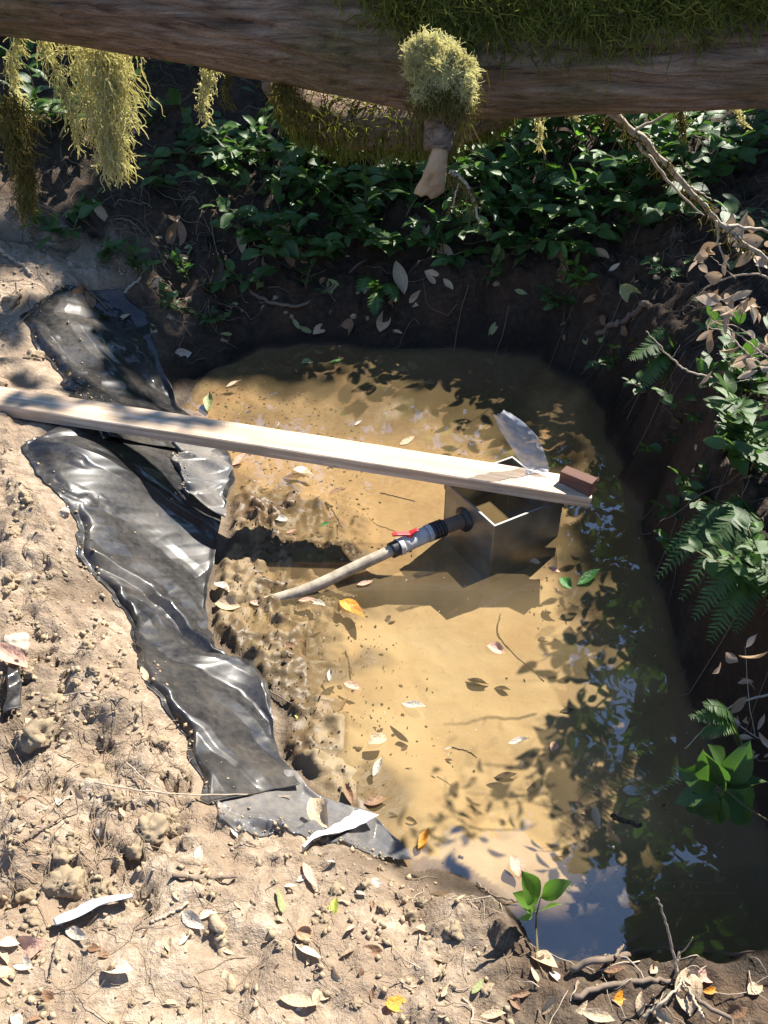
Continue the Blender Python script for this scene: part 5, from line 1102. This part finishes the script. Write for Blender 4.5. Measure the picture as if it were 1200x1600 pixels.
CL = [(26, 1008, 20, 'rounded pale stone on the left bank beside the long pinkish leaf', 's'), (18, 907, 17, 'yellowish clod at the left edge above the pale stone', 'c'), (105, 1383, 24, 'large clod above the white plastic strip', 'c'), (45, 1400, 16, 'clod at the lower left below the fine roots', 'c'), (60, 1150, 26, 'big rounded clod at the left edge of the bank', 'c'), (232, 1300, 26, 'big dark sided clod below the dark hollow', 'c'),
      (205, 1330, 16, 'clod left of the bleached leaf on clods', 'c'), (150, 1215, 20, 'clod above the large pale standing leaf', 'c'), (95, 1340, 16, 'medium clod between the roots and the plastic strip', 'c'), (180, 1250, 14, 'small clod right of the standing leaf', 'c'), (265, 1275, 15, 'clod against the lower plastic edge', 'c'), (40, 780, 14, 'clod on the bank just below the plank left end', 'c'), (20, 470, 14, 'crumbly clod at the upper left edge', 'c'),
      (50, 560, 14, 'clod between the plastic top and the left edge', 'c'), (100, 800, 10, 'pale small stone beside the plastic below the plank', 's'), (60, 930, 14, 'clod on the middle of the left bank', 'c'), (140, 1010, 15, 'clod between the pale leaf and the black plastic', 'c'), (85, 1100, 14, 'clod under the thin twig', 'c'), (250, 1160, 14, 'clod at the mouth of the dark hollow', 'c'), (160, 1390, 13, 'clod right of the large clod', 'c'), (440, 1480, 10, 'pebble sized clod by the seed cup', 'c'), (520, 1395, 12, 'yellowish clod touching the mottled yellow leaf', 'c'), (715, 1455, 14, 'dark clod on the front rim', 'c'), (640, 1430, 12, 'clod near the crumpled tan leaf', 'c'), (570, 1385, 12, 'clod below the white plastic corner', 'c')]
for k, (a, b, r_, lab, t_) in enumerate(CL): rock(a, b, r_, lab, 'clod' if t_ == 'c' else 'stone', 'clods on the left bank' if t_ == 'c' else 'pale stones on the left bank', RK if t_ == 'c' else ST, k)
k = 0
while k < 80:
    a, b = g.uniform(-20, 820), g.uniform(430, 1590); p = ground(a, b)
    if sdist(p[0], p[1]) < .08 or (a > 420 and b > 1450 and g.random() < .5) or inside(FILM_POLY, np.array(a), np.array(b)): continue
    rock(a, b, g.uniform(5, 11) * (1 if b > 800 else .7), place_label('small dry clod', 'small dry clod of soil lying on the bank', a, b), 'clod', 'small dry soil clods on the bank', RK, k + 3); k += 1
def crumbs(name, C, size, mat, label, cat, seed, flat=False):
    g = np.random.default_rng(seed); N = len(C); s = np.asarray(size)[:, None, None] * g.uniform(.6, 1.3, (N, 6, 1)); D_ = np.array([[1, 0, 0], [-1, 0, 0], [0, 1, 0], [0, -1, 0], [0, 0, 1], [0, 0, -1.0]])
    q = g.normal(0, 1, (N, 3, 3)); q, _ = np.linalg.qr(q); V_ = np.einsum('kj,nij->nki', D_ * (1, .55, .8), q) * s
    if flat: V_[..., 2] *= .2; V_[..., :2] *= g.uniform(.4, 1.9, (N, 1, 2))
    V_ = C[:, None] + V_
    F = np.array([[0, 2, 4], [2, 1, 4], [1, 3, 4], [3, 0, 4], [2, 0, 5], [1, 2, 5], [3, 1, 5], [0, 3, 5]]); Q = (np.arange(N)[:, None, None] * 6 + F[None]).reshape(-1, 3)
    return tag(link(name, fast_mesh(name, V_.reshape(-1, 3), Q, mat, False)), label, cat, kind='stuff')
g = np.random.default_rng(31); n_ = 80000; cx, cy = g.uniform(-1.8, 1.0, n_), g.uniform(.5, 4.2, n_); dd_ = sdist(cx, cy)
cz = H(cx, cy); pp = pix(np.stack([cx, cy, cz], -1)); kp = (dd_ > .04) & ~inside(FILM_POLY, pp[:, 0], pp[:, 1]) & (g.random(n_) < .5 + .7 * fbm(cx * 5, cy * 5, 3, 7)); kp &= lerp2(humus, xs, ys, cx, cy) < .45; cx, cy, cz = cx[kp], cy[kp], cz[kp]
sz = .0012 + .011 * g.random(len(cx)) ** 6
crumbs('soil_crumbs', np.stack([cx, cy, cz + sz * .3], -1), sz, M['clod'], 'loose soil crumbs strewn over the dry banks', 'soil', 1)
n_ = 9000; cx, cy = g.uniform(-.75, .75, n_), g.uniform(1.0, 3.3, n_); dd_ = sdist(cx, cy); kp = (dd_ < -.02) & (g.random(n_) < np.clip(.12 + 1.1 * smooth((.05 - cx) / .3) + fbm(cx * 4, cy * 4, 3, 9), 0, 1)); cx, cy = cx[kp], cy[kp]
crumbs('silt_debris', np.stack([cx, cy, H(cx, cy) + .002], -1), .0015 + .0065 * g.random(len(cx)) ** 3, M['debris'], 'dark rotten leaf crumbs lying on the pool silt', 'debris', 2, True)
n_ = 420; cx, cy = g.uniform(-.75, 1.0, n_), g.uniform(1.0, 3.4, n_); kp = (sdist(cx, cy) < -.02) & (fbm(cx * 3, cy * 3, 2, 19) > -.1); cx, cy = cx[kp], cy[kp]
crumbs('floating_specks', np.stack([cx, cy, 0 * cx + .001], -1), .0012 + .002 * g.random(len(cx)) ** 3, M['speck'], 'tiny pale specks floating on the pool water', 'specks', 3)
# loose rootlets and straw litter
def litter(name, n, x0, x1, y0, y1, L, r, mat, label, cat, seed, ok):
    g = np.random.default_rng(seed); mb = MB(); c = 0
    while c < n:
        x, y = g.uniform(x0, x1), g.uniform(y0, y1)
        if not ok(x, y): continue
        a = g.uniform(0, 6.283); p = [np.array([x, y])]; l = L * g.uniform(.4, 1.4)
        for _ in range(6): a += g.normal(0, .35); p.append(p[-1] + np.array([math.cos(a), math.sin(a)]) * l / 6)
        p = np.array(p); z = H(p[:, 0], p[:, 1]) + r * 1.5 + g.uniform(0, .012) * np.sin(np.linspace(0, math.pi, 7)); mb.tube(np.column_stack([p, z]), np.linspace(r, r * .5, 7) * g.uniform(.6, 1.4), 4, False); c += 1
    return tag(mb.build(name, mat), label, cat, kind='stuff')
okb = lambda x, y: sdist(np.array(x), np.array(y)) > .06 and not inside(FILM_POLY, *[np.array(q) for q in pix(np.array([x, y, float(H(x, y))]))])
g = np.random.default_rng(44); sp_ = []
for F_ in FILMV[:4]:
    for q in range(300):
        i, j = g.integers(2, F_.shape[0] - 2), int(abs(g.normal(0, .16)) * F_.shape[1])
        if j < F_.shape[1] * .4 and vnoise(np.array(i * .12), np.array(j * .2), 3) > -.15: sp_.append(F_[i, j] + np.array([g.normal(0, .004), g.normal(0, .004), .003]))
sp_ = np.array(sp_); crumbs('spilled_soil', sp_, .0015 + .007 * g.random(len(sp_)) ** 4, M['clod'], 'soil crumbs spilled over the edges of the black plastic', 'soil', 6)
litter('rootlets', 420, -1.6, .3, .55, 2.9, .09, .0008, M['fibre'], 'fine rootlets and straws tangled in the dry soil of the left bank', 'roots', 1, okb)
litter('rootlets', 260, -1.05, -.45, .85, 1.35, .11, .0009, M['fibre'], 'dense mat of fine roots in the lower left clods', 'roots', 2, okb)
litter('twig_litter', 150, -1.7, -.55, 2.9, 4.2, .12, .0016, M['fibre'], 'small twigs and rootlets littering the slope beside the upper plastic', 'twigs', 8, okb)
litter('twig_litter', 330, -1.9, 2.2, 3.3, 5.2, .22, .0022, M['darktwig'], 'small twigs littering the shaded far bank', 'twigs', 3, lambda x, y: sdist(np.array(x), np.array(y)) > .05)
litter('twig_litter', 220, .8, 1.7, 1.2, 3.6, .18, .0016, M['darktwig'], 'small twigs and hanging rootlets on the dark right bank', 'twigs', 4, lambda x, y: sdist(np.array(x), np.array(y)) > .03)
litter('twig_litter', 70, .05, .8, .5, .95, .09, .0013, M['twig'], 'small dry twigs mixed into the front leaf pile', 'twigs', 5, lambda x, y: sdist(np.array(x), np.array(y)) > .03)

# ------------------------------------------------------------------ surrounding trees: they shade the far and right banks and show in the water
SV = np.array(SUN); SE1 = np.cross([0, 0, 1.0], SV); SE1 /= np.linalg.norm(SE1); SE2 = np.cross(SV, SE1)
RES = .015; S0, S1, T0, T1 = -6, 6, -6, 6; NS, NTT = int((S1 - S0) / RES), int((T1 - T0) / RES)
mask = np.zeros((NS, NTT), bool)
def sun_ij(p):
    p = np.atleast_2d(p); return ((p @ SE1 - S0) / RES).astype(int), ((p @ SE2 - T0) / RES).astype(int)
def open_sun(p, r):
    k = max(1, int(round(r / RES))); i, j = sun_ij(p); a = np.arange(-k, k + 1); di, dj = [q.ravel() for q in np.meshgrid(a, a)]; m = di * di + dj * dj <= k * k + .5
    i = np.clip((i[:, None] + di[m][None]).ravel(), 0, NS - 1); j = np.clip((j[:, None] + dj[m][None]).ravel(), 0, NTT - 1); mask[i, j] = True
MAIN = [(-900, 700), (60, 660), (200, 690), (262, 690), (285, 640), (290, 604), (480, 606), (590, 640), (740, 690), (850, 735), (872, 800), (885, 915), (905, 960), (915, 1040), (890, 1110), (885, 1160), (915, 1200), (985, 1212), (1015, 1280), (1000, 1340), (900, 1370), (830, 1400), (770, 1400), (720, 1450), (690, 1760), (-900, 1760)]
ZONES = [([(-700, 400), (60, 430), (280, 640), (-700, 700)], .5, 9), ([(480, 596), (770, 610), (770, 700), (590, 650)], .42, 20), ([(850, 930), (1010, 940), (1015, 1180), (900, 1180)], .28, 14), ([(690, 1400), (830, 1490), (1020, 1510), (1350, 1500), (1350, 1750), (650, 1750)], .6, 12),
         ([(860, 370), (1060, 380), (1060, 470), (860, 460)], .15, 12), ([(880, 1200), (1030, 1200), (1030, 1380), (880, 1380)], .35, 12)]
GP = np.stack([X[::2, ::2], Y[::2, ::2], np.maximum(Z[::2, ::2], 0)], -1).reshape(-1, 3); gp = pix(GP); fr = (GP[:, 1] > .3) & (gp[:, 0] > -900) & (gp[:, 0] < 1400) & (gp[:, 1] > 0) & (gp[:, 1] < 1900)
GP, gp = GP[fr], gp[fr]
open_sun(GP[inside(MAIN, gp[:, 0], gp[:, 1])], .022)
for po_, fr_, sc_ in ZONES:
    q = GP[inside(po_, gp[:, 0], gp[:, 1])]
    if not len(q): continue
    n = fbm(q @ SE1 * sc_, q @ SE2 * sc_, 3, 55); open_sun(q[n > np.quantile(n, 1 - fr_)], .012)
for p, r_ in LIT: open_sun(p, r_)
ci, cj = sun_ij(np.array([sF + pd * s + pside * a for s in np.linspace(0, PL, 300) for a in (.0, .02, .05, .08, .108) if pix(sF + pd * s + pside * a)[0] < 318 + 40 * a / .1]))
for di in (-1, 0, 1):
    for dj in (-1, 0, 1): mask[ci + di, cj + dj] = fbm((ci + di) * .09, (cj + dj) * .09, 2, 5) > .22
g = np.random.default_rng(8)
for p, pr, L in LEAFPTS:
    n = .5 + .8 * float(fbm(np.array(p @ SE1 * 5), np.array(p @ SE2 * 5), 2, 66))
    if pr > .8 or (n < pr * 1.05 and g.random() < .85): open_sun(p, .025)
q = GP[inside([(815, 1392), (900, 1368), (1010, 1335), (1120, 1330), (1300, 1330), (1300, 1516), (850, 1516)], gp[:, 0], gp[:, 1]) & (GP[:, 2] < .01)]
ci, cj = sun_ij(q); mask[ci, cj] = False; mask[np.clip(ci + 1, 0, NS - 1), cj] = False; mask[ci, np.clip(cj + 1, 0, NTT - 1)] = False
def sun_free(p, r=.02):
    i, j = sun_ij(p); ok = np.ones(len(i), bool); k = max(1, int(r / RES))
    inb = (i > k) & (i < NS - k - 1) & (j > k) & (j < NTT - k - 1)
    for di in (-k, 0, k):
        for dj in (-k, 0, k):
            ok &= ~np.where(inb, mask[np.clip(i + di, 0, NS - 1), np.clip(j + dj, 0, NTT - 1)], False)
    return ok
def out_of_frame(p, m=40):
    q = pix(p); dep = p[:, 1] * CP - (p[:, 2] - CAM_H) * SP
    return (dep < .1) | (q[:, 1] < -m) | (q[:, 0] < -m) | (q[:, 0] > 1200 + m)
def sky_hole(p):
    """the bit of open sky mirrored in the front right of the pool"""
    v = p - np.array([.3, .95, 0]); el = np.degrees(np.arctan2(v[:, 2], np.hypot(v[:, 0], v[:, 1]))); az = np.degrees(np.arctan2(v[:, 0], v[:, 1]))
    na = 34 + 3 * vnoise(el * .3, 0 * el, 3) + 1.5 * vnoise(el * 1.3, az * .1, 8); lim = 57.5 + 4 * fbm(az * .25, el * .05, 3, 4) + np.where(az > na, 40 * (az - na) / 2, 0); lim = np.where(az < -35, 50, np.minimum(lim, 75))
    return el < lim
TREES = [(3.3, 6.6, 7.5, 'tall dark conifer behind the pool to the right', (3.4, 5.0, 4.6), (2.0, 1.7, 1.6)), (5.6, 4.4, 7.0, 'broad tree beyond the right bank', (4.6, 3.6, 4.5), (1.8, 1.8, 1.7)), (1.2, 8.2, 8.5, 'tree on the hill straight behind the log', (1.6, 6.7, 5.0), (2.2, 1.5, 2.0)),
         (-1.8, 8.4, 8.5, 'tree on the hill behind the left moss beard', (-1.4, 7.4, 5.2), (2.2, 1.5, 2.4)), (-4.4, 7.0, 8.0, 'tree up the slope at far left', (-4.2, 6.6, 4.6), (2.0, 1.8, 2.4)), (6.5, 7.5, 9.5, 'big tree far right up the slope', (5.8, 6.8, 6.6), (2.3, 2.0, 2.2)), (3.0, 2.0, 6.5, 'tree close beside the pool on the right', (2.9, 2.4, 4.2), (1.2, 1.6, 1.6)), (0.2, 10.5, 14, 'tallest tree far up the hill behind the pool', (0.6, 9.8, 9.2), (3.4, 1.6, 4.6)), (4.6, 9.6, 14, 'tall tree far up the hill behind the pool to the right', (4.6, 8.6, 8.8), (2.6, 1.7, 4.6)),
         (-4.0, 10.0, 13, 'tall tree far up the hill to the left', (-3.6, 9.2, 8.6), (2.8, 1.8, 4.4)), (4.2, 0.4, 9, 'tall tree just right of the pool front', (4.1, 0.9, 5.6), (1.3, 1.6, 3.4)), (3.6, 5.4, 11, 'upright tree behind the right bank', (3.9, 5.2, 7.4), (1.3, 1.3, 2.2))]
for k, (tx, ty, th_, lab, cc, rad) in enumerate(TREES):
    g = np.random.default_rng(400 + k); best = None
    for tri in range(80):
        ux, uy = (tx, ty) if tri == 0 else (tx + g.normal(0, .9), ty + g.normal(0, .7)); vx, vy = ux + (.4 * (cc[0] - ux)), uy + .4 * (cc[1] - uy)
        b_ = np.array([ux, uy, float(H(ux, uy)) - .1]); l_ = b_ + (np.array([vx, vy, th_]) - b_) * np.linspace(0, 1, 40)[:, None]
        sc_ = (~sun_free(l_, .12)).sum() + 3 * (~out_of_frame(l_, 60)).sum() + 2 * (~sky_hole(l_)).sum()
        if best is None or sc_ < best[0]: best = (sc_, ux, uy)
    print('tree', k, best); tx, ty = best[1:]
    base = np.array([tx, ty, float(H(tx, ty)) - .1]); o = empty('forest_tree', base, lab, 'tree', 'forest trees round the pool'); o['label'] = lab
    g = np.random.default_rng(40 + k); cc = np.array(cc); rad = np.array(rad)
    top = np.array([tx * .6 + cc[0] * .4, ty * .6 + cc[1] * .4, th_]); tr = wob(bez([base, base * .6 + top * .4, top], 20), .01, k)
    MB().tube(tr - base, np.linspace(.17, .04, len(tr)), 10).build('trunk', M['trunk'], o)
    n = 11000 if k < 7 else 14000; d = g.normal(0, 1, (n, 3)); d /= np.linalg.norm(d, axis=1)[:, None]; c = cc + d * rad * (g.random((n, 1)) ** .5)
    clump = fbm(c[:, 0] * 1.3 + c[:, 2], c[:, 1] * 1.3 - c[:, 2] * .6, 3, k); c = c[clump > -.33]
    c = c[out_of_frame(c) & sky_hole(c)]; c = c[sun_free(c, .03 if k < 7 else .12)]
    for q in range(12):
        d = g.normal(0, 1, 3); d /= np.linalg.norm(d); e = cc + d * rad * .75; s = tr[int(g.integers(7, 19))]; lm = bez([s, (s + e) / 2 + np.array([0, 0, .15]), e], 12)
        if sun_free(lm, .03).all() and out_of_frame(lm).all() and sky_hole(lm).all(): MB().tube(lm - base, np.linspace(.05, .012, len(lm)), 7).build('limb', M['trunk'], o)
    leaf_cloud('crown', c, .10 if k < 7 else .24, M['canopy'], o, base, k)
# thin leafy fill exactly where the near shade falls, on an unseen added tree
for tri in range(200):
    gq = np.random.default_rng(tri); bx_, by_ = 3.9 + gq.normal(0, .8), 3.4 + gq.normal(0, 1.0); bt = np.array([bx_, by_, float(H(bx_, by_)) - .1]); tq = bez([bt, bt + np.array([-.1, .3, 2.0]), np.array([bx_ - .6, by_ + .6, 4.6]), np.array([bx_ - 1.0, by_ + .8, 6.0])], 24)
    if sun_free(tq, .15).all() and out_of_frame(tq, 60).all() and sky_hole(tq).all(): break
o = empty('forest_tree', bt, 'unseen leaning tree with low boughs added to shade the banks', 'tree', 'forest trees round the pool'); g = np.random.default_rng(99)
tr = tq; MB().tube(tr - bt, np.linspace(.14, .03, len(tr)), 10).build('trunk', M['trunk'], o)
n = 42000; s_, t_ = g.uniform(-2.2, 4.6, n), g.uniform(-2.2, 4.2, n); w_ = g.uniform(4.6, 6.6, n); c = SE1 * s_[:, None] + SE2 * t_[:, None] + SV * w_[:, None]
# keep boughs over what the camera sees shaded
gnd = c - SV * ((c[:, 2] - .25) / SV[2])[:, None]; q = pix(gnd); kp = (gnd[:, 1] > .6) & (q[:, 0] > -500) & (q[:, 0] < 1700) & (q[:, 1] > -100) & (q[:, 1] < 1750)
c = c[kp]; c = c[out_of_frame(c) & sky_hole(c)]; c = c[sun_free(c, .045)]
leaf_cloud('crown', c, .085, M['canopy'], o, bt, 5)
for q in range(14):
    e = c[int(g.integers(len(c)))]; s = tr[int(g.integers(8, 23))]; lm = bez([s, (s + e) / 2 + np.array([0, 0, .2]), e], 12)
    if sun_free(lm, .02).all() and out_of_frame(lm).all(): MB().tube(lm - bt, np.linspace(.03, .006, len(lm)), 6).build('limb', M['trunk'], o)
print('open sun cells', int(mask.sum()), 'bough leaves', len(c), 'objects', len(bpy.data.objects))
